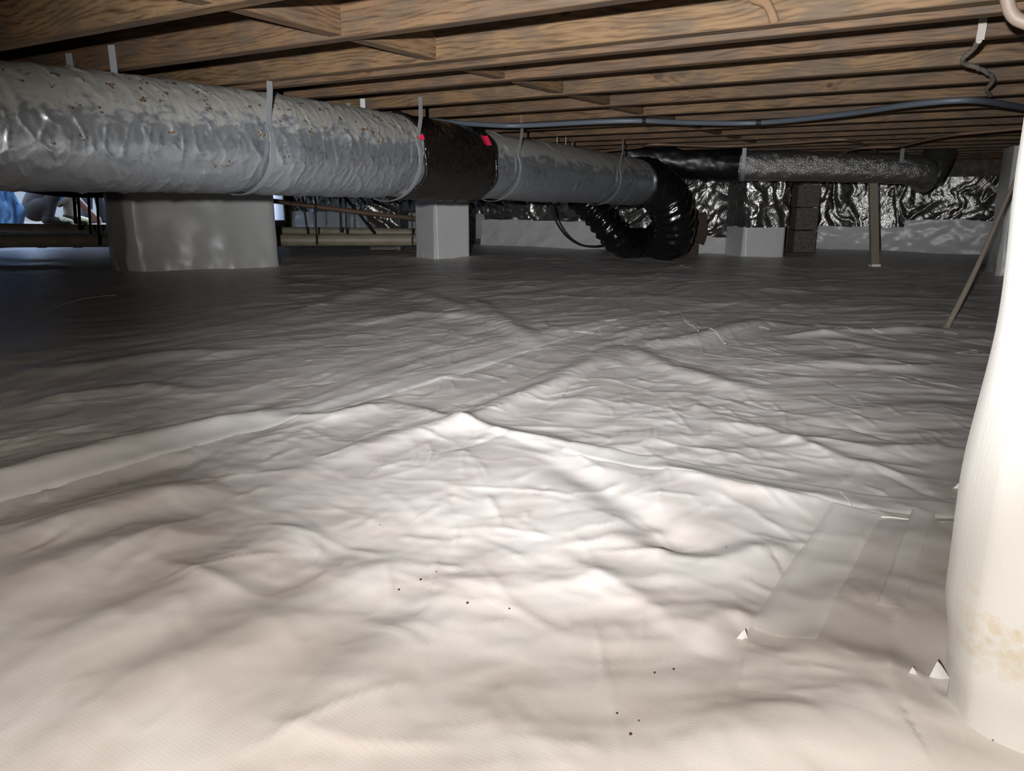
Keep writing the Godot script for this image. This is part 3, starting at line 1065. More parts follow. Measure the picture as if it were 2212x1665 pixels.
func build_piers() -> void:
	# wide pier under the near duct
	var a := flat(at_y(290, 590, 0.0))
	var b := flat(at_y(600, 577, 0.0))
	var l := flat(at_y(246, 583, 0.0))
	var along := (b - a)
	var back := (l - a)
	pier("wrapped_pier", "wide pier wrapped in white plastic beneath the foil duct", [a, b, b + back, l], 401, 0.028, func(t, u, s): return 0.016 * sin(PI * t) * (1.0 if s == 0 else 0.5) + 0.012 * (1.0 - t))
	# slim pier under the black mastic collar
	a = flat(at_y(942, 561, 0.0))
	b = flat(at_y(1015, 558, 0.0))
	l = flat(at_y(900, 556, 0.0))
	pier("wrapped_pier", "slim square pier wrapped in white plastic beneath the black coated duct collar", [a, b, b + (l - a), l], 402, 0.012, func(t, u, s): return 0.006 * sin(PI * t))
	# near column, its wrap bellies out at mid height
	a = flat(at_y(2067, 1548, 0.0))
	var r := (flat(at_y(2212, 1618, 0.0)) - a).normalized()
	var bk := Vector3(-r.z, 0, r.x)
	if bk.z > 0:
		bk = -bk
	b = a + r * 0.42
	l = a + bk * 0.42
	var col := pier("wrapped_pier", "tall puffy column in white plastic with rusty smudges standing by the thread tufts", [a, b, b + bk * 0.42, l], 403, 0.006, func(t, u, s): return column_belly(t) * (1.0 if s == 3 or s == 0 else 0.4))
	var cw: MeshInstance3D = col.get_node("plastic_wrap")
	var arr := (cw.mesh as ArrayMesh).surface_get_arrays(0)
	var uv2: PackedVector2Array = arr[Mesh.ARRAY_TEX_UV].duplicate()
	for i in uv2.size():
		uv2[i].x *= 0.25
	arr[Mesh.ARRAY_TEX_UV2] = uv2
	var cm := ArrayMesh.new()
	cm.add_surface_from_arrays(Mesh.PRIMITIVE_TRIANGLES, arr)
	cw.mesh = cm
	cw.material_override = M.column_wrap
	# pier standing clear beyond the leaning stick
	var f := flat(at_y(2153, 598, 0.0))
	pier("wrapped_pier", "white plastic wrapped pier standing beyond the leaning stick", [f, f + Vector3(0.40, 0, -0.06), f + Vector3(0.34, 0, -0.46), f + Vector3(-0.06, 0, -0.40)], 404, 0.02, func(t, u, s): return 0.006)
	# pilaster at the far wall: foil above, plastic below
	var p0 := flat(at_y(1605, 556, 0.0))
	var p1 := flat(at_y(1692, 555, 0.0))
	var dirp := (p1 - p0)
	var bkp := Vector3(dirp.z, 0, -dirp.x).normalized() * 0.42
	if bkp.z > 0:
		bkp = -bkp
	var t := thing("foil_pilaster", "foil covered pilaster with a plastic wrapped foot at the far wall", "pier", (p0 + p1 + bkp) * 0.5)
	var loc := []
	for p in [p0, p1, p1 + bkp, p0 + bkp]:
		loc.append(p - t.position)
	part("plastic_foot", fix_out(pier_wrap(loc, 0.30, 405, 0.012, func(tt, u, s): return 0.004), Vector3.ZERO), M.wrap, t)
	var hf := JOIST_Y - 0.29
	var wide: float = loc[0].distance_to(loc[1])
	var face: Vector3 = (loc[1] - loc[0]).normalized()
	var fb := Basis(face, Vector3.UP, face.cross(Vector3.UP))
	part("foil_jacket", foil_sheet(wide + 0.03, hf, 640, 0.075, 0.15), M.wall_foil, t, Transform3D(fb, (loc[0] + loc[1]) * 0.5 + Vector3(0, 0.28, 0) + fb.z * 0.005))
	var fs := Basis(-fb.z, Vector3.UP, face)
	part("foil_jacket", foil_sheet(0.42, hf, 644, 0.03, 1.2), M.wall_foil, t, Transform3D(fs, (loc[1] + loc[2]) * 0.5 + Vector3(0, 0.28, 0)))
	part("foil_jacket", foil_sheet(0.42, hf, 648, 0.03, 0.1), M.wall_foil, t, Transform3D(Basis(fb.z, Vector3.UP, -face), (loc[0] + loc[3]) * 0.5 + Vector3(0, 0.28, 0)))
	part("concrete_core", board(Vector3(wide - 0.08, JOIST_Y - 0.01, 0.34), 0.004), M.block, t, Transform3D(fb, Vector3(0, (JOIST_Y - 0.01) * 0.5, 0)))
	# bare block pier beside it
	var q0 := flat(at_d(1706, 540, 8.0))
	var q1 := flat(at_d(1753, 540, 8.0))
	var dq := (q1 - q0)
	var bp := thing("block_pier", "bare brown concrete block pier beside the foil pilaster", "pier", (q0 + q1) * 0.5)
	var bas := Basis(dq.normalized(), Vector3.UP, dq.normalized().cross(Vector3.UP))
	for k in 4:
		part("concrete_block", board(Vector3(dq.length(), JOIST_Y / 4 - 0.008, 0.2), 0.006), M.block, bp, Transform3D(bas, Vector3(0, JOIST_Y / 4 * (k + 0.5), 0)))

# ---------------------------------------------------------------- ducts
const DUCT_X := -2.145
const DUCT_R := 0.171

func duct_axis(z: float) -> Vector3:
	# hangs level, then sags away from the camera
	var y := 0.738
	if z < -1.7:
		var t := clampf((-z - 1.7) / 4.2, 0.0, 1.0)
		y -= 0.085 * t * (0.7 + 0.3 * t)
	return Vector3(DUCT_X - 0.20 * maxf(0.0, z + 1.95), y, z)

func duct_mesh(z0: float, z1: float, extra: float, seed_: int, wr: float, straps: Array) -> ArrayMesh:
	var step := 0.0042
	var nv := int((z0 - z1) / step) + 1
	var nu := 221
	var f1 := noise(seed_, 1.0, FastNoiseLite.TYPE_SIMPLEX_SMOOTH, 3)
	var f2 := noise(seed_ + 1, 1.0, FastNoiseLite.TYPE_SIMPLEX_SMOOTH, 2)
	var disp := PackedFloat32Array()
	disp.resize(nu * nv)
	for j in nv:
		var s := z0 - (z0 - z1) * j / (nv - 1.0)
		for i in nu:
			var a := TAU * i / (nu - 1.0)
			var ca := cos(a)
			var sa := sin(a)
			var w := s + 0.05 * sa + 0.03 * f2.get_noise_3d(ca, sa, s * 2.0)
			var d := 0.006 * f1.get_noise_3d(ca * 0.7, sa * 0.7, s * 1.5)
			d += wr * 0.0022 * f1.get_noise_3d(ca * 1.6, sa * 1.6, w * 22.0)
			var rg := 1.0 - absf(f2.get_noise_3d(ca * 1.1 + 5.0, sa * 1.1, w * 11.0)) * 2.6
			d += wr * 0.0024 * pow(maxf(rg, 0.0), 3.0)
			for st in straps:
				var q: float = (s - st) / 0.05
				d -= 0.010 * exp(-q * q) * (0.5 - 0.5 * ca)
			disp[j * nu + i] = d
	# long sharp creases running round the jacket
	var r := RandomNumberGenerator.new()
	r.seed = seed_
	var creases := int((z0 - z1) * 95.0 * wr)
	for k in creases:
		var zc := r.randf_range(z1, z0)
		var a0 := r.randf_range(0.0, TAU)
		var span := r.randf_range(0.25, 1.2)
		var slant := r.randf_range(-0.03, 0.10)
		var big := r.randf() < 0.22
		var amp := r.randf_range(0.004, 0.008) if big else r.randf_range(0.0012, 0.0036)
		var wd := r.randf_range(0.0045, 0.009) if big else r.randf_range(0.0028, 0.006)
		var curl := r.randf_range(-0.03, 0.03)
		var i0 := int(a0 / TAU * (nu - 1))
		var cnt := int(span / TAU * (nu - 1))
		for ii in cnt:
			var t := ii / float(cnt)
			var i := (i0 + ii) % (nu - 1)
			var zz := zc + slant * (t - 0.5) * span + curl * sin(PI * t)
			var jc := (z0 - zz) / (z0 - z1) * (nv - 1.0)
			for j in range(maxi(int(jc - 9), 0), mini(int(jc + 10), nv)):
				var s := z0 - (z0 - z1) * j / (nv - 1.0)
				disp[j * nu + i] += amp * sin(PI * t) * exp(-absf(s - zz) / wd)
	var pts := PackedVector3Array()
	pts.resize(nu * nv)
	for j in nv:
		disp[j * nu + nu - 1] = disp[j * nu]
		var s := z0 - (z0 - z1) * j / (nv - 1.0)
		var c := duct_axis(s)
		for i in nu:
			# i = 0 is the crown, going round over the side away from the camera first
			var a := TAU * i / (nu - 1.0)
			var rad := DUCT_R + extra + disp[j * nu + i]
			pts[j * nu + i] = c + Vector3(-sin(a) * rad, cos(a) * rad, 0)
	# u around, v along; texture wants (along, around)
	var m := sheet(pts, nu, nv, true, 1, 1, pts[nu / 4] - duct_axis(z0))
	var arr := m.surface_get_arrays(0)
	var v: PackedVector3Array = arr[Mesh.ARRAY_VERTEX]
	var n: PackedVector3Array = arr[Mesh.ARRAY_NORMAL]
	var uv: PackedVector2Array = arr[Mesh.ARRAY_TEX_UV]
	for k in v.size():
		var o := v[k] - duct_axis(v[k].z)
		o.z = 0
		if n[k].dot(o) < 0.0:
			n[k] = -n[k]
		uv[k] = Vector2((-v[k].z - 0.3) / 2.6, uv[k].x)
	return commit(v, n, uv, arr[Mesh.ARRAY_INDEX])

# hanger strap: nail point on a joist, down the side, under the duct and up the far side
func strap(parent: Node3D, z: float, top_near: float, top_far: float, extra := 0.0) -> void:
	var c := duct_axis(z)
	var r := DUCT_R + 0.004 + extra
	var p := []
	p.append(Vector3(c.x + r + 0.004, top_near, z))
	p.append(Vector3(c.x + r + 0.003, (top_near + c.y + 0.06) * 0.5, z))
	for k in 19:
		var a := deg_to_rad(20.0 - 220.0 * k / 18.0)
		p.append(Vector3(c.x + cos(a) * r, c.y + sin(a) * r, z + 0.003 * sin(a * 3.0)))
	p.append(Vector3(c.x - r - 0.006, (top_far + c.y + 0.06) * 0.5, z))
	p.append(Vector3(c.x - r - 0.004, top_far, z))
	part("hanger_strap", ribbon(smooth_path(p, 4), Vector3(0, 0, 1), 0.024, 0.0015), M.galv, parent)

func build_main_duct() -> void:
	var strapz := [-1.85, -2.60, -3.45, -4.77]
	var d := thing("insulated_duct", "long round duct in wrinkled silver foil hung below the joists", "duct", Vector3.ZERO)
	part("foil_jacket", duct_mesh(-0.55, -2.72, 0.0, 501, 1.0, strapz), M.duct_foil, d)
	part("foil_jacket", duct_mesh(-3.15, -5.55, -0.004, 505, 0.3, strapz), M.duct_foil_clean, d)
	var band := part("mastic_collar", duct_mesh(-2.66, -3.22, 0.007, 511, 0.8, []), M.mastic, d)
	band.set_meta("label", "glossy black mastic coated joint")
	for z in [-2.66, -3.22]:
		# rounded lips of the collar
		var ring := []
		for k in 49:
			var a := TAU * k / 48.0
			ring.append(duct_axis(z) + Vector3(sin(a), cos(a), 0) * (DUCT_R + 0.004 + 0.004 * sin(a * 7.0)) + Vector3(0, 0, 0.008 * sin(a * 5.0)))
		part("collar_lip", tube(PackedVector3Array(ring), 0.009, 8, false), M.mastic, d)
	for q in [[904, 297, 0.05, 0.02], [1047, 305, 0.06, 0.05]]:
		var r := ray(q[0], q[1])
		# where the sight line meets the duct
		var t := 0.0005
		while t < 0.01:
			var p := EYE + r * t
			var o := p - duct_axis(p.z)
			o.z = 0
			if o.length() < DUCT_R + 0.014:
				break
			t += 0.000005
		var hit := EYE + r * t
		var o := hit - duct_axis(hit.z)
		o.z = 0
		o = o.normalized()
		var tp := []
		for k in 7:
			tp.append(hit + Vector3(0, 0, 1) * (k / 6.0 - 0.5) * q[2] + o * (0.004 + 0.012 * absf(k / 6.0 - 0.5)))
		var pk := part("flag_tape", ribbon(PackedVector3Array(tp), o.cross(Vector3(0, 0, 1)), q[3], 0.001), M.pink, d)
		pk.set_meta("label", "bright pink tape flag")
	strap(d, -1.843, JOIST_Y + 0.07, JOIST_Y + 0.05)
	strap(d, -2.60, JOIST_Y + 0.03, JOIST_Y + 0.03, 0.012)
	strap(d, -3.45, JOIST_Y + 0.04, JOIST_Y + 0.03)
	strap(d, -4.77, JOIST_Y + 0.02, JOIST_Y + 0.02)
	# straps that show only behind the duct
	for q in [[240, 97, -1.452, 0.10], [148, 115, -1.452, 0.12], [783, 213, -2.615, 0.06], [1203, 296, -4.30, 0.02], [1222, 296, -4.30, 0.02]]:
		var top := at_z(q[0], q[1], q[2] + 0.003)
		var c := duct_axis(q[2])
		var low := Vector3(top.x, c.y + 0.08, top.z)
		part("hanger_strap", ribbon(PackedVector3Array([top, top.lerp(low, 0.5), low]), Vector3(0.9, 0, -0.43) if q[0] < 1000 else Vector3(0.55, 0, 0.83), 0.021, 0.0015), M.galv, d)
	# end cap where the flexible runs leave
	var cap := []
	for k in 6:
		cap.append(duct_axis(-5.52 - k * 0.012))
	part("end_cap", tube(PackedVector3Array(cap), func(s, a): return sqrt(maxf(0.0, 1.0 - pow(s / 0.062, 2.0))) * (DUCT_R - 0.004) + 0.001, 48, true), M.mastic, d)

func flex_radius(base: float, seed_: int) -> Callable:
	var f := noise(seed_, 1.0, FastNoiseLite.TYPE_SIMPLEX_SMOOTH, 3)
	return func(s, a):
		return base + 0.010 * sin(s * TAU / 0.075 + 0.9 * sin(a)) + 0.011 * f.get_noise_3d(cos(a) * 1.5, sin(a) * 1.5, s * 9.0) + 0.006 * maxf(0.0, f.get_noise_3d(cos(a) * 4.0, sin(a) * 4.0, s * 26.0))

func build_flex() -> void:
	# two black flexible runs drop from the end of the main duct to the floor
	var e := duct_axis(-5.50)
	var f := thing("flexible_duct", "thick black ribbed flexible duct bending from the duct end to the floor", "duct", Vector3.ZERO, "black flexible ducts")
	var p := [e + Vector3(0, 0, 0.06), e + Vector3(0.01, 0.01, -0.16), e + Vector3(0.05, -0.07, -0.42), e + Vector3(0.09, -0.25, -0.60), e + Vector3(0.02, -0.43, -0.78), e + Vector3(-0.15, -0.47, -1.02)]
	part("ribbed_sleeve", tube(smooth_path(p, 22), flex_radius(0.168, 61), 56, true), M.black_film, f)
	var g := thing("flexible_duct", "shorter black ribbed flexible duct slanting down behind the thicker one", "duct", Vector3.ZERO, "black flexible ducts")
	var s0 := at_d(1250, 420, 6.55)
	var s1 := at_d(1285, 455, 6.6)
	var s2 := at_d(1318, 495, 6.65)
	var s3 := at_d(1345, 522, 6.75)
	var s4 := at_d(1400, 530, 7.1)
	s4.y = 0.15
	part("ribbed_sleeve", tube(smooth_path([s0, s1, s2, s3, s4], 18), flex_radius(0.125, 63), 48, true), M.black_film, g)
	# brown lid leaning behind the flexible duct
	var lid := thing("curved_cover", "dark brown curved sheet cover leaning behind the black flexible duct", "cover", flat(at_y(1498, 524, 0.12)))
	var lp := []
	for k in 9:
		var a := deg_to_rad(-60 + 15.0 * k)
		lp.append(Vector3(0.05 * cos(a), 0.28 + 0.16 * sin(a) - 0.02, 0.0))
	part("rim", ribbon(PackedVector3Array(lp), Vector3(0.86, 0, -0.5), 0.16, 0.008), M.lid, lid)
	part("stand", board(Vector3(0.10, 0.14, 0.02), 0.003), M.lid, lid, Transform3D(Basis(Vector3.UP, 0.5), Vector3(0, 0.07, 0)))
	# loose white plastic flap above it
	var fl := foil_sheet(0.16, 0.26, 620, 0.03, 1.4)
	var fo := thing("plastic_flap", "loose white plastic flap hanging on a cord beside the black flexible duct", "sheet", at_d(1474, 492, 7.35))
	part("flap", fl, M.wrap, fo, Transform3D(Basis(Vector3.UP, deg_to_rad(20)), Vector3.ZERO))
	part("cord", tube(PackedVector3Array([Vector3(0, 0.22, 0.01), Vector3(0, JOIST_Y + 0.015 - fo.position.y, -7.264 - fo.position.z)]), 0.003, 6, true), M.thread, fo)

func build_far_duct() -> void:
	var d := thing("branch_duct", "smaller foil wrapped branch duct crossing near the far wall", "duct", Vector3.ZERO)
	var a := at_d(1590, 357, 6.1)
	var b := at_d(1800, 360, 6.05)
	var c := at_d(1960, 366, 6.05)
	var r1 := 0.112
	var fn := noise(71, 1.0, FastNoiseLite.TYPE_SIMPLEX_SMOOTH, 3)
	var rad := func(s, an): return r1 + 0.007 * fn.get_noise_3d(cos(an) * 2.0, sin(an) * 2.0, s * 9.0) + 0.004 * fn.get_noise_3d(cos(an) * 5.0, sin(an) * 5.0, s * 26.0)
	part("foil_jacket", tube(smooth_path([a, b, c, at_d(2005, 378, 6.1)], 40), rad, 48, true), M.far_foil, d)
	var e0 := at_d(1985, 388, 6.14)
	var e1 := at_d(2012, 365, 6.2)
	var e2 := at_d(2030, 330, 6.35)
	var e3 := at_d(2045, 306, 6.55)
	part("elbow", tube(smooth_path([e0, e1, e2, e3], 24), func(s, an): return 0.118 + 0.008 * fn.get_noise_3d(cos(an) * 2.0, sin(an) * 2.0 + 8.0, s * 8.0), 48, true), M.far_foil, d)
	var k0 := at_d(1345, 340, 6.35)
	var k1 := at_d(1440, 346, 6.3)
	var k2 := at_d(1530, 353, 6.2)
	var sl := part("black_sleeve", tube(smooth_path([k0, k1, k2, a + (b - a).normalized() * 0.04], 24), func(s, an): return 0.135 - 0.012 * clampf(s / 0.9, 0, 1) + 0.008 * fn.get_noise_3d(cos(an) * 2.0 + 4.0, sin(an) * 2.0, s * 7.0), 48, true), M.black_dull, d)
	for q in [[1606, 0.0], [1946, 0.0]]:
		var p := at_d(q[0], 357, 6.05)
		var up := p + Vector3(0, 0.14, 0)
		up.y = JOIST_Y + 0.03
		var toward := (EYE - p) * Vector3(1, 0, 1)
		toward = toward.normalized()
		var sp := [up + toward * 0.118, p + toward * 0.122 + Vector3(0, 0.03, 0)]
		for k in 9:
			var an := deg_to_rad(10.0 - 200.0 * k / 8.0)
			sp.append(p + (toward * cos(an) + Vector3.UP * sin(an)) * 0.119)
		sp.append(up - toward * 0.118)
		part("hanger_strap", ribbon(smooth_path(sp, 3), (b - a).normalized(), 0.030, 0.002), M.galv, d)
	# post under it
	var foot := on_floor(1889, 577)
	var head := at_d(1885, 392, 6.2)
	head.y = 0.70
	var post := thing("prop_post", "plain timber prop standing under the branch duct", "post", foot)
	var ax := (head - foot)
	var yv := ax.normalized()
	var xv := Vector3(cos(deg_to_rad(YAW)), 0, -sin(deg_to_rad(YAW)))
	xv = (xv - yv * xv.dot(yv)).normalized()
	part("timber", board(Vector3(0.066, ax.length(), 0.04), 0.003), M.post, post, Transform3D(Basis(xv, yv, xv.cross(yv)), ax * 0.5))
	part("foot_pad", board(Vector3(0.07, 0.022, 0.07), 0.003), M.tape, post, Transform3D(Basis(Vector3.UP, deg_to_rad(YAW)), Vector3(0, 0.008, 0)))

# ---------------------------------------------------------------- pipes and cables
func run_pipe(called: String, label: String, category: String, pts: Array, r: float, m: Material, per := 8, group := "") -> MeshInstance3D:
	return solo(called, tube(smooth_path(pts, per), r, 14, true), m, label, category, group)

func build_services() -> void:
	var H := JOIST_Y
	# grey conduit clipped under the joists
	var c := []
	for q in [[870, 254], [960, 263], [1060, 270], [1130, 271], [1290, 263], [1390, 261], [1500, 265], [1640, 265], [1812, 248], [1950, 228], [2060, 217], [2130, 219], [2230, 236]]:
		c.append(at_y(q[0], q[1], H - 0.026))
	var cd := thing("conduit", "blue grey plastic conduit snaking below the joists", "pipe", Vector3.ZERO)
	part("pipe", tube(smooth_path(c, 8), 0.0115, 14, true), M.conduit, cd)
	for q in [5, 7]:
		var p: Vector3 = c[q]
		part("clip", tube(PackedVector3Array([p + Vector3(-0.012, 0.0, 0), p + Vector3(0.012, 0, 0)]), 0.015, 12, true), M.black_matte, cd)
	c = []
	for q in [[1250, 330], [1320, 325], [1380, 318], [1420, 312], [1560, 316], [1700, 309], [1800, 302], [1840, 303], [1868, 314], [1893, 325]]:
		c.append(at_y(q[0], q[1], H - 0.022))
	run_pipe("electric_cable", "thin pale brown cable sagging above the branch duct", "cable", c, 0.008, M.cable_brown)
	c = []
	for q in [[1812, 334], [1845, 322], [1890, 318], [1940, 316], [2000, 302], [2060, 291], [2110, 286], [2230, 275]]:
		c.append(at_y(q[0], q[1], H - 0.042))
	run_pipe("electric_cable", "brown cable fanning up along the joists toward the wrapped column", "cable", c, 0.008, M.cable_brown)
	# armoured lead dropping below the joists near the column, with its bracket strip
	var sp := []
	for q in [[2124, 34, 0.985], [2122, 60, 0.93], [2117, 86, 0.875]]:
		sp.append(at_z(q[0], q[1], -2.16))
	var cb := thing("flexible_lead", "grey twisted lead dangling from a pale strap under the joists", "cable", Vector3.ZERO)
	part("strap_plate", ribbon(PackedVector3Array(sp), Vector3(1, 0, 0), 0.017, 0.003), M.cable_white, cb)
	c = []
	for q in [[2114, 88], [2100, 108], [2081, 126], [2084, 137], [2110, 146], [2138, 160], [2146, 172], [2138, 184], [2131, 194], [2140, 206]]:
		c.append(at_y(q[0], q[1], H - 0.014))
	part("lead", tube(smooth_path(c, 8), func(s, a): return 0.0062 + 0.0012 * sin(s * 260.0 + a), 10, true), M.cable_white, cb)
	c = []
	for q in [[2172, -20], [2176, 0], [2182, 22], [2196, 40], [2225, 52]]:
		c.append(at_z(q[0], q[1], -1.79))
	run_pipe("hose_loop", "tan hose looped up between the joists above the column", "hose", c, 0.012, M.hose)
	# drain pipes beyond the wide pier
	var lo := thing("drain_pipe", "lower pale drain pipe with couplings running behind the wide pier", "pipe", Vector3.ZERO)
	var pa := at_d(-160, 521, 6.75)
	var pb := at_d(960, 518, 7.6)
	part("pipe", tube(PackedVector3Array([pa, pb]), 0.057, 24, true), M.pvc, lo)
	var dir := (pb - pa).normalized()
	for q in [[80, 98], [157, 176]]:
		var ends := PackedVector3Array()
		for px in q:
			# the point of the pipe that stands at this photo column
			var w: float = (px + 160.0) / 1120.0
			ends.append(pa.lerp(pb, w * 6.75 / (7.6 * (1.0 - w) + w * 6.75)))
		part("coupling", tube(ends, 0.063, 24, true), M.pvc, lo)
	var up := thing("drain_pipe", "upper pale drain pipe crossing in front of the access opening", "pipe", Vector3.ZERO)
	part("pipe", tube(PackedVector3Array([at_d(-200, 489, 7.7), at_d(960, 503, 8.1)]), 0.042, 20, true), M.pvc, up)
	# supporting hangers
	var hang := [[164, 404, 484, 7.0, 0.016], [173, 404, 497, 7.05, 0.014], [196, 408, 505, 6.75, 0.012], [215, 410, 530, 6.66, 0.011], [655, 420, 505, 7.6, 0.009], [684, 432, 528, 7.1, 0.008], [737, 425, 502, 7.5, 0.012], [749, 452, 506, 7.5, 0.009], [891, 470, 531, 7.4, 0.008]]
	var k := 0
	for q in hang:
		var top := at_d(q[0] - (8 if q[0] == 655 else 0), q[1], q[3])
		top.y = H + 0.02
		var bot := at_d(q[0] + (10 if q[0] == 655 else 0), q[2], q[3])
		solo("pipe_hanger", ribbon(PackedVector3Array([top, (top + bot) * 0.5, bot]), Vector3(cos(deg_to_rad(YAW)), 0, -sin(deg_to_rad(YAW))), q[4] * 2.0, 0.002), M.black_matte, "thin black hanger strip holding the drain pipes", "strap", "black pipe hangers")
		k += 1
	run_pipe("supply_pipe", "black supply pipe slung under the near end of the foil duct", "pipe", [at_d(-200, 388, 6.35), at_d(0, 399, 6.4), at_d(60, 408, 6.45), at_d(140, 418, 6.5), at_d(235, 420, 6.55)], 0.029, M.black_matte)
	run_pipe("supply_pipe", "brownish supply pipe sloping down between the two wrapped piers", "pipe", [at_d(560, 430, 7.2), at_d(690, 447, 7.2), at_d(800, 461, 7.3), at_d(960, 479, 7.7)], 0.022, M.cable_brown)
	run_pipe("supply_pipe", "thin black brace slanting down behind the brownish pipe", "pipe", [at_d(735, 415, 7.6), at_d(770, 455, 7.7), at_d(810, 505, 7.8)], 0.014, M.black_matte)
	# black cable drooping beside the flexible ducts
	c = [at_d(1190, 435, 6.9), at_d(1200, 475, 6.9), at_d(1222, 508, 6.95), at_d(1252, 528, 7.0), at_d(1285, 532, 7.05), at_d(1310, 528, 7.1)]
	run_pipe("drooping_cable", "black cable drooping in a curve beside the flexible ducts", "cable", c, 0.009, M.black_matte)
	# foil boot and its scrap beyond the pier
	var bt := thing("duct_boot", "small foil wrapped duct boot beyond the drain pipes", "duct", flat(at_d(828, 500, 8.2)))
	part("foil_shell", foil_sheet(0.34, 0.34, 650, 0.07, 0.8), M.wall_foil, bt, Transform3D(Basis(Vector3.UP, deg_to_rad(YAW)), Vector3(0, 0.16, 0)))
	part("boot_box", board(Vector3(0.34, 0.50, 0.28), 0.02), M.far_foil, bt, Transform3D(Basis(Vector3.UP, deg_to_rad(YAW)), Vector3(-0.07, 0.25, -0.14)))

func build_loose() -> void:
	# stick leaning toward the joists
	var foot := on_floor(2044, 711)
	var head := at_d(2144, 500, 3.45)
	var st := thing("leaning_stick", "thin grey wooden stick leaning up from the liner", "stick", foot)
	var p := PackedVector3Array()
	for k in 9:
		var t := k / 8.0
		p.append((head - foot) * t * 1.62 + Vector3(0.006 * sin(t * 5.0), 0, 0))
	part("shaft", tube(p, func(s, a): return 0.0135 - 0.0045 * clampf(s / 0.7, 0, 1), 8, true), M.stick, st)
	# threads shed from the liner's cut edges
	var threads := [
		[[[1470, 675], [1482, 700], [1500, 712], [1508, 722]], "pale thread lying in a kink on the far liner", 0.0022],
		[[[1532, 722], [1548, 730], [1566, 745]], "short pale thread beside the kinked one", 0.0020],
		[[[1815, 1070], [1832, 1090], [1842, 1108], [1848, 1113], [1900, 1122], [2058, 1138]], "white thread strung along the tape toward the column", 0.0012],
		[[[66, 775], [62, 800], [50, 832], [20, 862], [0, 882]], "white thread curling on the liner below the wide pier", 0.0016],
		[[[250, 637], [215, 640], [150, 652], [90, 672]], "faint white thread on the liner in front of the drain pipes", 0.0016],
	]
	for t in threads:
		var pts := []
		for q in t[0]:
			var w := on_floor(q[0], q[1])
			pts.append(w + Vector3(0, 0.002, 0))
		var sm := smooth_path(pts, 10)
		for k in sm.size():
			sm[k].y = ground(sm[k].x, sm[k].z) + 0.0015
		solo("loose_thread", tube(sm, t[2], 6, true), M.thread, t[1], "thread")
	# slivers of cut plastic
	var cuts := [[1238, 719, 1282, 723], [1308, 699, 1330, 696], [1424, 674, 1445, 679], [1640, 712, 1662, 714], [1800, 712, 1848, 722], [1885, 718, 1905, 722], [2040, 720, 2068, 723], [2095, 712, 2104, 708], [1978, 704, 1996, 700], [2064, 764, 2108, 763], [2096, 757, 2110, 757]]
	rng.seed = 40
	for q in cuts:
		var a := on_floor(q[0], q[1])
		var b := on_floor(q[2], q[3])
		var mid := (a + b) * 0.5
		mid.y = ground(mid.x, mid.z) + 0.006
		a.y += 0.002
		b.y += 0.003
		solo("plastic_sliver", ribbon(smooth_path([a, mid, b], 4), (b - a).cross(Vector3.UP).normalized(), rng.randf_range(0.008, 0.02), 0.0008), M.thread, "small white sliver of cut plastic lying on the dim far liner", "scrap", "plastic slivers on the liner")
	# frayed corners of the liner standing up near the column
	var tufts := [[1600, 1388, 26, "small upturned liner corner at the cut sheet edge", 0.3], [1970, 1482, 24, "little pointed liner tuft a hand from the column foot", 0.0], [2030, 1480, 40, "larger torn liner tuft against the column foot", -0.1], [2068, 1058, 20, "torn liner tuft beside the column at the seam tape", 0.5]]
	for q in tufts:
		var o := on_floor(q[0], q[1])
		var px := (o - EYE).length() / FOCAL
		var s: float = q[2] * px
		var pts := PackedVector3Array()
		var nu := 7
		var nv := 9
		for j in nv:
			var t := j / (nv - 1.0)
			for i in nu:
				var u := i / (nu - 1.0) - 0.5
				var wdt := s * 1.25 * pow(1.0 - t, 0.85) + 0.0004
				pts.append(Vector3(u * wdt + t * s * q[4], t * s * 1.05 - 0.006, -0.25 * s * t * t - 0.10 * s * u * u * 4.0 * (1.0 - t)))
		var tf := solo("liner_tuft", sheet(pts, nu, nv, false, 1, 1, Vector3(0, 0, 1)), M.wrap, q[3], "scrap", "", o)
		tf.rotation.y = deg_to_rad(YAW)
	# crumbs of dirt
	var crumbs := [[1878, 1343], [1891, 1350], [1882, 1362], [1568, 1193], [2143, 1610], [1414, 1453], [1455, 1445], [1380, 1557], [1333, 1538], [943, 1249], [909, 1266], [862, 1284], [822, 1143], [1362, 1587], [1765, 1426], [1808, 1488], [1010, 1320], [1100, 1325]]
	rng.seed = 41
	var grain := SphereMesh.new()
	grain.radius = 0.0016
	grain.height = 0.0024
	grain.radial_segments = 7
	grain.rings = 4
	for q in crumbs:
		var o := on_floor(q[0], q[1])
		var cr := solo("dirt_crumb", grain, M.speck, "tiny brown crumb of dirt on the near white liner", "crumb", "dirt crumbs on the liner", o + Vector3(0, 0.0008, 0))
		cr.scale = Vector3.ONE * rng.randf_range(0.55, 1.25)

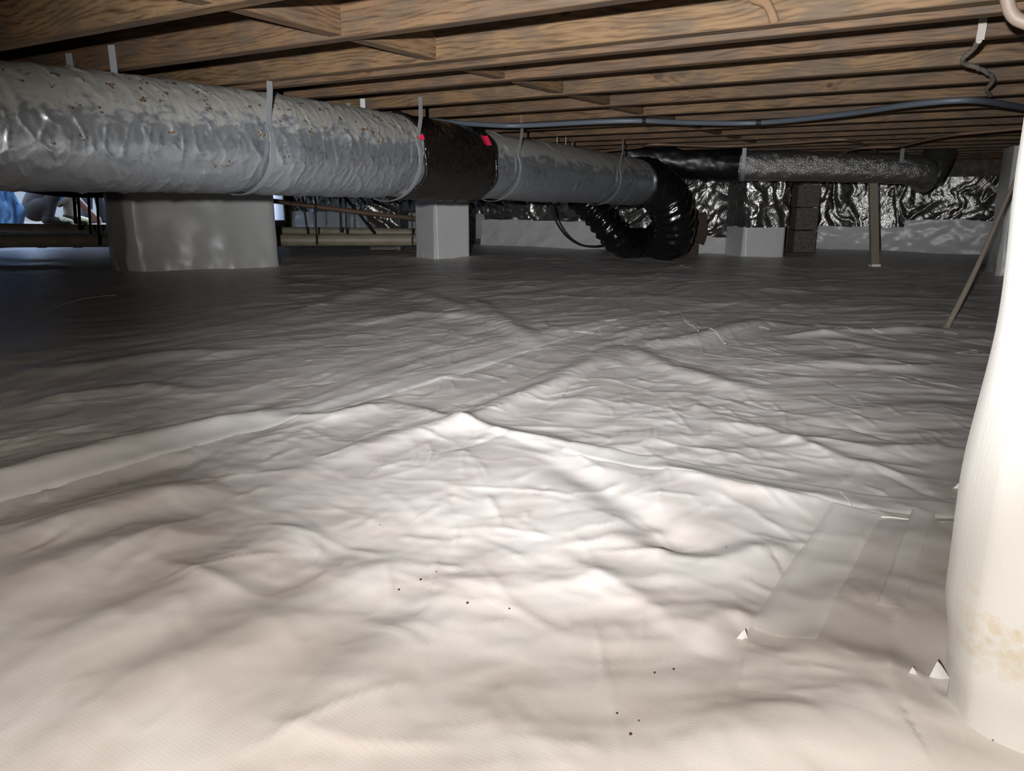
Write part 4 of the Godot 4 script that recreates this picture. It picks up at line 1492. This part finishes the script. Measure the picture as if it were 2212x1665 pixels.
# ---------------------------------------------------------------- people at the access opening
# bones: [a, b, ra, rb]; meshes the smooth union of tapered capsules as surface nets
func flesh(bones: Array, cell: float, k: float) -> ArrayMesh:
	var lo := Vector3.ONE * 1e9
	var hi := -lo
	for b in bones:
		var r: float = maxf(b[2], b[3]) + cell * 3.0
		lo = lo.min(b[0] - Vector3.ONE * r).min(b[1] - Vector3.ONE * r)
		hi = hi.max(b[0] + Vector3.ONE * r).max(b[1] + Vector3.ONE * r)
	var nx := int((hi.x - lo.x) / cell) + 2
	var ny := int((hi.y - lo.y) / cell) + 2
	var nz := int((hi.z - lo.z) / cell) + 2
	var f := PackedFloat32Array()
	f.resize(nx * ny * nz)
	f.fill(1.0)
	for b in bones:
		var a: Vector3 = b[0]
		var d: Vector3 = b[1] - a
		var l2 := maxf(d.length_squared(), 1e-9)
		var reach: float = maxf(b[2], b[3]) + k + cell * 2.0
		var p0: Vector3 = (a.min(b[1]) - Vector3.ONE * reach - lo) / cell
		var p1: Vector3 = (a.max(b[1]) + Vector3.ONE * reach - lo) / cell
		for z in range(maxi(int(p0.z), 0), mini(int(p1.z) + 1, nz)):
			for y in range(maxi(int(p0.y), 0), mini(int(p1.y) + 1, ny)):
				for x in range(maxi(int(p0.x), 0), mini(int(p1.x) + 1, nx)):
					var p := lo + Vector3(x, y, z) * cell
					var t := clampf((p - a).dot(d) / l2, 0.0, 1.0)
					var q := p.distance_to(a + d * t) - lerpf(b[2], b[3], t)
					var o := (z * ny + y) * nx + x
					var w := f[o]
					var hh := clampf(0.5 + 0.5 * (w - q) / k, 0.0, 1.0)
					f[o] = lerpf(w, q, hh) - k * hh * (1.0 - hh)
	var vid := {}
	var v := PackedVector3Array()
	var idx := PackedInt32Array()
	var step := [1, nx, nx * ny]
	for z in nz - 1:
		for y in ny - 1:
			for x in nx - 1:
				var o := (z * ny + y) * nx + x
				var neg := 0
				var c := []
				for q in 8:
					var val := f[o + (q & 1) + ((q >> 1) & 1) * nx + (q >> 2) * nx * ny]
					c.append(val)
					if val < 0.0:
						neg += 1
				if neg == 0 or neg == 8:
					continue
				var sum := Vector3.ZERO
				var cnt := 0
				for e in [[0, 1], [2, 3], [4, 5], [6, 7], [0, 2], [1, 3], [4, 6], [5, 7], [0, 4], [1, 5], [2, 6], [3, 7]]:
					var va: float = c[e[0]]
					var vb: float = c[e[1]]
					if (va < 0.0) != (vb < 0.0):
						var t := va / (va - vb)
						var pa := Vector3(e[0] & 1, (e[0] >> 1) & 1, e[0] >> 2)
						var pb := Vector3(e[1] & 1, (e[1] >> 1) & 1, e[1] >> 2)
						sum += pa.lerp(pb, t)
						cnt += 1
				vid[o] = v.size()
				v.append(lo + (Vector3(x, y, z) + sum / cnt) * cell)
	for o in vid:
		for ax in 3:
			var s: int = step[ax]
			var s1: int = step[(ax + 1) % 3]
			var s2: int = step[(ax + 2) % 3]
			if (f[o] < 0.0) == (f[o + s] < 0.0):
				continue
			if not (vid.has(o - s1) and vid.has(o - s2) and vid.has(o - s1 - s2)):
				continue
			idx.append_array([vid[o], vid[o - s1], vid[o - s1 - s2], vid[o], vid[o - s1 - s2], vid[o - s2]])
	var n := PackedVector3Array()
	n.resize(v.size())
	for i in v.size():
		var p := (v[i] - lo) / cell
		var x := clampi(int(p.x), 1, nx - 3)
		var y := clampi(int(p.y), 1, ny - 3)
		var z := clampi(int(p.z), 1, nz - 3)
		var o := (z * ny + y) * nx + x
		n[i] = Vector3(f[o + 1] - f[o - 1] + f[o + 2] - f[o], f[o + nx] - f[o - nx] + f[o + 2 * nx] - f[o], f[o + nx * ny] - f[o - nx * ny] + f[o + 2 * nx * ny] - f[o]).normalized()
	return commit(v, n, PackedVector2Array(), idx)

func build_people() -> void:
	var skin := mat(Color(0.80, 0.60, 0.53), 0.55)
	skin.subsurf_scatter_enabled = true
	skin.subsurf_scatter_strength = 0.15
	var jacket := mat(Color(0.20, 0.16, 0.14), 0.85)
	var shirt := mat(Color(0.36, 0.62, 0.78), 0.8)
	var khaki := mat(Color(0.58, 0.53, 0.45), 0.85)
	var dark := mat(Color(0.23, 0.19, 0.16), 0.9)
	var sole := mat(Color(0.84, 0.80, 0.62), 0.7)
	var hair := mat(Color(0.18, 0.13, 0.10), 0.8)
	var g := 0.2
	var X := -10.25
	var hip := at_x(72, 446, X)
	var o := Vector3(hip.x, g, hip.z)
	var L := func(px, py, dx): return at_x(px, py, X + dx) - o
	var t := thing("person", "person in dark jacket crouching outside the opening and reaching down", "person", o)
	var pelvis: Vector3 = L.call(78, 450, 0.0)
	var chest: Vector3 = L.call(112, 378, 0.0)
	var neck: Vector3 = L.call(132, 340, 0.0)
	var head: Vector3 = L.call(146, 318, 0.0)
	var sh_n: Vector3 = L.call(128, 356, 0.18)
	var sh_f: Vector3 = L.call(128, 356, -0.18)
	var el_n: Vector3 = L.call(148, 414, 0.20)
	var wr_n: Vector3 = L.call(198, 462, 0.16)
	var el_f: Vector3 = L.call(120, 412, -0.22)
	var wr_f: Vector3 = L.call(128, 440, -0.20)
	var kn_n: Vector3 = L.call(112, 424, 0.14)
	var an_n: Vector3 = L.call(104, 462, 0.20)
	var kn_f: Vector3 = L.call(150, 418, -0.16)
	var an_f: Vector3 = L.call(149, 470, -0.16)
	an_n.y = 0.10
	an_f.y = 0.10
	var toe_n := an_n + Vector3(0.08, -0.055, -0.20)
	var toe_f := an_f + Vector3(0.03, -0.055, -0.20)
	var bones := [
		[pelvis, chest, 0.145, 0.155], [chest, neck, 0.14, 0.07], [sh_n, sh_f, 0.075, 0.075], [neck, head, 0.055, 0.06],
		[head, head + Vector3(0, 0.03, 0.0), 0.10, 0.098], [head + Vector3(0, -0.05, -0.05), head + Vector3(0, -0.06, -0.07), 0.062, 0.045],
		[sh_n, el_n, 0.066, 0.058], [el_n, wr_n, 0.057, 0.036], [sh_f, el_f, 0.056, 0.043], [el_f, wr_f, 0.042, 0.028],
		[pelvis + Vector3(0.08, 0, 0), kn_n, 0.088, 0.060], [kn_n, an_n, 0.058, 0.040], [an_n, toe_n, 0.042, 0.032],
		[pelvis + Vector3(-0.08, 0, 0), kn_f, 0.088, 0.060], [kn_f, an_f, 0.058, 0.040], [an_f, toe_f, 0.042, 0.032],
		[head + Vector3(0, -0.02, -0.095), head + Vector3(0, -0.04, -0.118), 0.014, 0.017],
	]
	# reaching hand: palm, four fingers and a thumb
	var hd := (wr_n - el_n).normalized()
	var side := hd.cross(Vector3(1, 0, 0)).normalized()
	var acr := side.cross(hd).normalized()
	var palm := wr_n + hd * 0.075
	bones.append([wr_n, palm, 0.030, 0.036])
	for k in 4:
		var root: Vector3 = palm + side * (k - 1.5) * 0.020 + hd * 0.012
		var mid: Vector3 = root + hd * [0.036, 0.042, 0.040, 0.030][k] + acr * 0.004
		bones.append([root, mid, 0.0105, 0.0095])
		bones.append([mid, mid + hd * 0.026 - Vector3(0, 0.014, 0), 0.0095, 0.008])
	bones.append([wr_n + hd * 0.03 + side * 0.03, wr_n + hd * 0.075 + side * 0.062, 0.012, 0.010])
	part("body", flesh(bones, 0.013, 0.03), skin, t)
	part("jacket", flesh([[pelvis + (chest - pelvis) * 0.1, chest, 0.170, 0.178], [chest, neck, 0.160, 0.085], [sh_n, sh_f, 0.092, 0.092], [sh_n, sh_n.lerp(el_n, 0.75), 0.078, 0.068], [sh_f, el_f, 0.076, 0.062], [el_f, wr_f, 0.06, 0.048]], 0.018, 0.05), jacket, t)
	part("shirt_tail", flesh([[pelvis + Vector3(0.06, 0.05, -0.13), chest + Vector3(0.10, -0.12, -0.10), 0.07, 0.09], [pelvis + Vector3(-0.06, 0.05, -0.13), chest + Vector3(-0.05, -0.12, -0.12), 0.07, 0.08]], 0.018, 0.05), shirt, t)
	part("trouser_leg", flesh([[pelvis, pelvis + Vector3(0.09, 0, 0), 0.165, 0.14], [pelvis + Vector3(0.08, 0, 0), kn_n, 0.108, 0.082], [kn_n, an_n + Vector3(0, 0.03, 0), 0.078, 0.066]], 0.018, 0.04), dark, t)
	part("trouser_leg", flesh([[pelvis, pelvis + Vector3(-0.09, 0, 0), 0.155, 0.13], [pelvis + Vector3(-0.08, 0, 0), kn_f, 0.104, 0.080], [kn_f, an_f + Vector3(0, 0.03, 0), 0.078, 0.066]], 0.018, 0.04), khaki, t)
	for q in [[an_n, toe_n], [an_f, toe_f]]:
		var bt := part("boot", flesh([[q[0] + Vector3(0, 0.04, 0), q[0], 0.060, 0.062], [q[0] + Vector3(0, -0.02, 0.03), q[1], 0.058, 0.046]], 0.012, 0.03), dark, t)
		part("toe_cap", flesh([[q[0].lerp(q[1], 0.62) + Vector3(0, 0.004, 0), q[1] + Vector3(0, 0.002, -0.012), 0.054, 0.047]], 0.010, 0.02), sole, bt)
	part("hair", flesh([[head + Vector3(0, 0.05, 0.02), head + Vector3(0, 0.0, 0.05), 0.098, 0.082]], 0.014, 0.03), hair, t)
	# a second person stands close behind, seen from thigh to shin
	var p2 := Vector3(-10.95, g, at_x(196, 440, -10.95).z)
	var s := thing("person", "person in dark grey trousers standing behind the crouching one", "person", p2)
	var grey := mat(Color(0.17, 0.165, 0.17), 0.9)
	var za := at_x(183, 440, -10.95).z - p2.z
	var zb := at_x(222, 440, -10.95).z - p2.z
	var hips := Vector3(0, 0.88, 0.02)
	var body2 := [[hips, Vector3(0, 1.35, 0), 0.14, 0.16], [Vector3(0, 1.38, 0.17), Vector3(0, 1.38, -0.17), 0.06, 0.06], [Vector3(0, 1.40, 0), Vector3(0, 1.52, 0), 0.06, 0.055], [Vector3(0, 1.60, 0), Vector3(0, 1.65, 0), 0.095, 0.095], [Vector3(0.09, 1.58, 0), Vector3(0.11, 1.57, 0), 0.02, 0.018]]
	for e in [[1.0, za], [-1.0, zb]]:
		var z: float = e[1]
		body2.append([hips + Vector3(0, 0, 0.09 * e[0]), Vector3(0.03, 0.48, z * 0.7), 0.09, 0.06])
		body2.append([Vector3(0.03, 0.48, z * 0.7), Vector3(0, 0.09, z), 0.058, 0.04])
		body2.append([Vector3(0, 0.05, z), Vector3(0.17, 0.04, z), 0.042, 0.034])
		body2.append([Vector3(0, 1.38, 0.19 * e[0]), Vector3(0.05, 1.10, 0.24 * e[0]), 0.055, 0.044])
		body2.append([Vector3(0.05, 1.10, 0.24 * e[0]), Vector3(0.2, 0.92, 0.20 * e[0]), 0.043, 0.03])
		for k in 4:
			body2.append([Vector3(0.2, 0.92, 0.20 * e[0]), Vector3(0.30 + 0.006 * k, 0.85 - 0.006 * k, (0.20 - 0.03 + 0.02 * k) * e[0]), 0.022, 0.009])
		body2.append([Vector3(0.2, 0.92, 0.20 * e[0]), Vector3(0.26, 0.91, 0.15 * e[0]), 0.018, 0.010])
	part("body", flesh(body2, 0.016, 0.03), skin, s)
	for e in [[1.0, za], [-1.0, zb]]:
		var z: float = e[1]
		part("trouser_leg", flesh([[hips, hips + Vector3(0, 0, 0.08 * e[0]), 0.155, 0.13], [hips + Vector3(0, 0, 0.09 * e[0]), Vector3(0.03, 0.48, z * 0.7), 0.115, 0.092], [Vector3(0.03, 0.48, z * 0.7), Vector3(0, 0.09, z), 0.09, 0.078]], 0.02, 0.04), grey, s)
		part("boot", flesh([[Vector3(0, 0.10, z), Vector3(0, 0.05, z), 0.058, 0.052], [Vector3(0, 0.05, z), Vector3(0.18, 0.043, z), 0.05, 0.042]], 0.014, 0.03), dark, s)
	part("jacket", flesh([[hips + Vector3(0, 0.05, 0), Vector3(0, 1.36, 0), 0.165, 0.185], [Vector3(0, 1.38, 0.18), Vector3(0, 1.38, -0.18), 0.08, 0.08], [Vector3(0, 1.38, 0.19), Vector3(0.05, 1.10, 0.24), 0.074, 0.062], [Vector3(0, 1.38, -0.19), Vector3(0.05, 1.10, -0.24), 0.074, 0.062]], 0.022, 0.05), jacket, s)
	part("hair", flesh([[Vector3(-0.02, 1.67, 0), Vector3(-0.04, 1.62, 0), 0.098, 0.085]], 0.016, 0.03), hair, s)
	# a blue tarp hangs beside the person
	var pts := PackedVector3Array()
	var f := noise(801, 1.0, FastNoiseLite.TYPE_SIMPLEX_SMOOTH, 3)
	var t0 := at_x(-60, 440, -10.2)
	var t1 := at_x(50, 440, -10.2)
	var nu := 40
	var nv := 40
	for j in nv:
		var v := j / (nv - 1.0)
		for i in nu:
			var u := i / (nu - 1.0)
			var p := Vector3(t0.x, 0, t0.z).lerp(Vector3(t1.x, 0, t1.z), u * (0.93 + 0.07 * sin(v * 9.0)))
			pts.append(Vector3(p.x + 0.09 * f.get_noise_2d(u * 5.0, v * 1.5) + 0.03 * f.get_noise_2d(u * 14.0, v * 5.0), 0.205 + v * 0.95, p.z) - Vector3(t0.x, 0.2, t0.z))
	var tarp := solo("blue_tarp", sheet(pts, nu, nv, false, 1, 1, Vector3(1, 0, 0)), mat(Color(0.52, 0.69, 0.85), 0.6), "crumpled light blue tarp hanging beside the crouching person", "tarp", "", Vector3(t0.x, 0.2, t0.z))

# ---------------------------------------------------------------- the photographer's lamp, behind the camera
func build_lamp(where: Vector3, aim: Vector3) -> void:
	var l := thing("work_lamp", "small black work lamp on a floor stand behind the camera", "lamp", Vector3(where.x, 0, where.z))
	var y := where.y
	var back := -aim
	part("lamp_head", tube(PackedVector3Array([Vector3(0, y, 0) + back * 0.012, Vector3(0, y, 0) + back * 0.075]), 0.034, 20, true), M.copper_lamp, l)
	var glow := mat(Color(1, 0.97, 0.92), 0.4)
	glow.emission_enabled = true
	glow.emission = Color(1, 0.96, 0.9)
	glow.emission_energy_multiplier = 3.0
	part("lamp_lens", tube(PackedVector3Array([Vector3(0, y, 0) + back * 0.010, Vector3(0, y, 0) + back * 0.013]), 0.028, 20, true), glow, l)
	part("stand_pole", tube(PackedVector3Array([Vector3(0, 0.0, 0) + back * 0.05, Vector3(0, y - 0.03, 0) + back * 0.05]), 0.008, 10, true), M.copper_lamp, l)
	part("stand_base", tube(PackedVector3Array([Vector3(0, 0.0, 0) + back * 0.05, Vector3(0, 0.02, 0) + back * 0.05]), 0.06, 20, true), M.copper_lamp, l)

func _ready() -> void:
	# ---- camera
	var cam := Camera3D.new()
	cam.name = "camera"
	cam.position = EYE
	cam.rotation_degrees = Vector3(PITCH, YAW, 0)
	cam.fov = 2.0 * rad_to_deg(atan(832.5 / FOCAL))
	cam.near = 0.02
	cam.far = 200.0
	add_child(cam)
	cam.current = true
	# ---- sky: soft blue daylight, only reaches in through the openings
	var env := Environment.new()
	env.background_mode = Environment.BG_SKY
	var sky := Sky.new()
	var psm := ProceduralSkyMaterial.new()
	psm.sky_top_color = Color(0.66, 0.76, 0.92)
	psm.sky_horizon_color = Color(0.85, 0.92, 1.0)
	psm.ground_horizon_color = Color(0.6, 0.6, 0.6)
	psm.ground_bottom_color = Color(0.4, 0.38, 0.36)
	psm.sky_energy_multiplier = 2.4
	psm.ground_energy_multiplier = 0.4
	sky.sky_material = psm
	env.sky = sky
	env.tonemap_mode = Environment.TONE_MAPPER_LINEAR
	env.tonemap_exposure = 1.0
	env.sdfgi_enabled = true
	env.ssao_enabled = true
	env.ssil_enabled = true
	var we := WorldEnvironment.new()
	we.name = "world"
	we.environment = env
	add_child(we)
	# ---- the photographer's lamp, a little behind and above the lens
	var lamp_at := Vector3(-0.04, 0.60, 0.28)
	var lamp := SpotLight3D.new()
	lamp.name = "work_light"
	lamp.position = lamp_at
	lamp.rotation_degrees = Vector3(4.5, YAW - 8.5, 0)
	lamp.light_color = Color(0.975, 0.985, 1.0)
	lamp.light_energy = 15.0
	lamp.spot_angle = 36.0
	lamp.spot_angle_attenuation = 1.0
	lamp.spot_range = 40.0
	lamp.spot_attenuation = 2.0
	lamp.light_size = 0.014
	lamp.shadow_enabled = true
	add_child(lamp)
	var flood := SpotLight3D.new()
	flood.name = "work_light_flood"
	flood.position = lamp_at
	flood.rotation_degrees = Vector3(6.0, YAW - 10.0, 0)
	flood.light_color = Color(1.0, 0.98, 0.955)
	flood.light_energy = 1.75
	flood.spot_angle = 78.0
	flood.spot_angle_attenuation = 0.6
	flood.spot_range = 40.0
	flood.spot_attenuation = 2.0
	flood.light_size = 0.014
	flood.shadow_enabled = true
	add_child(flood)
	# ---- structure, then things
	make_materials()
	seam_a = px_line([[-260, 1130], [0, 1056], [300, 975], [560, 907], [720, 872], [860, 833], [1080, 766], [1260, 712], [1430, 676], [1600, 650]])
	seam_b = px_line([[690, 872], [870, 876], [960, 912], [1080, 944], [1230, 975], [1400, 1004], [1600, 1046], [1850, 1084], [2090, 1112]])
	seam_c = px_line([[1850, 1110], [1800, 1190], [1750, 1270], [1690, 1385]])
	build_floor()
	build_ceiling()
	build_walls()
	build_piers()
	build_main_duct()
	build_flex()
	build_far_duct()
	build_services()
	build_loose()
	build_people()
	build_lamp(lamp_at, -lamp.basis.z)
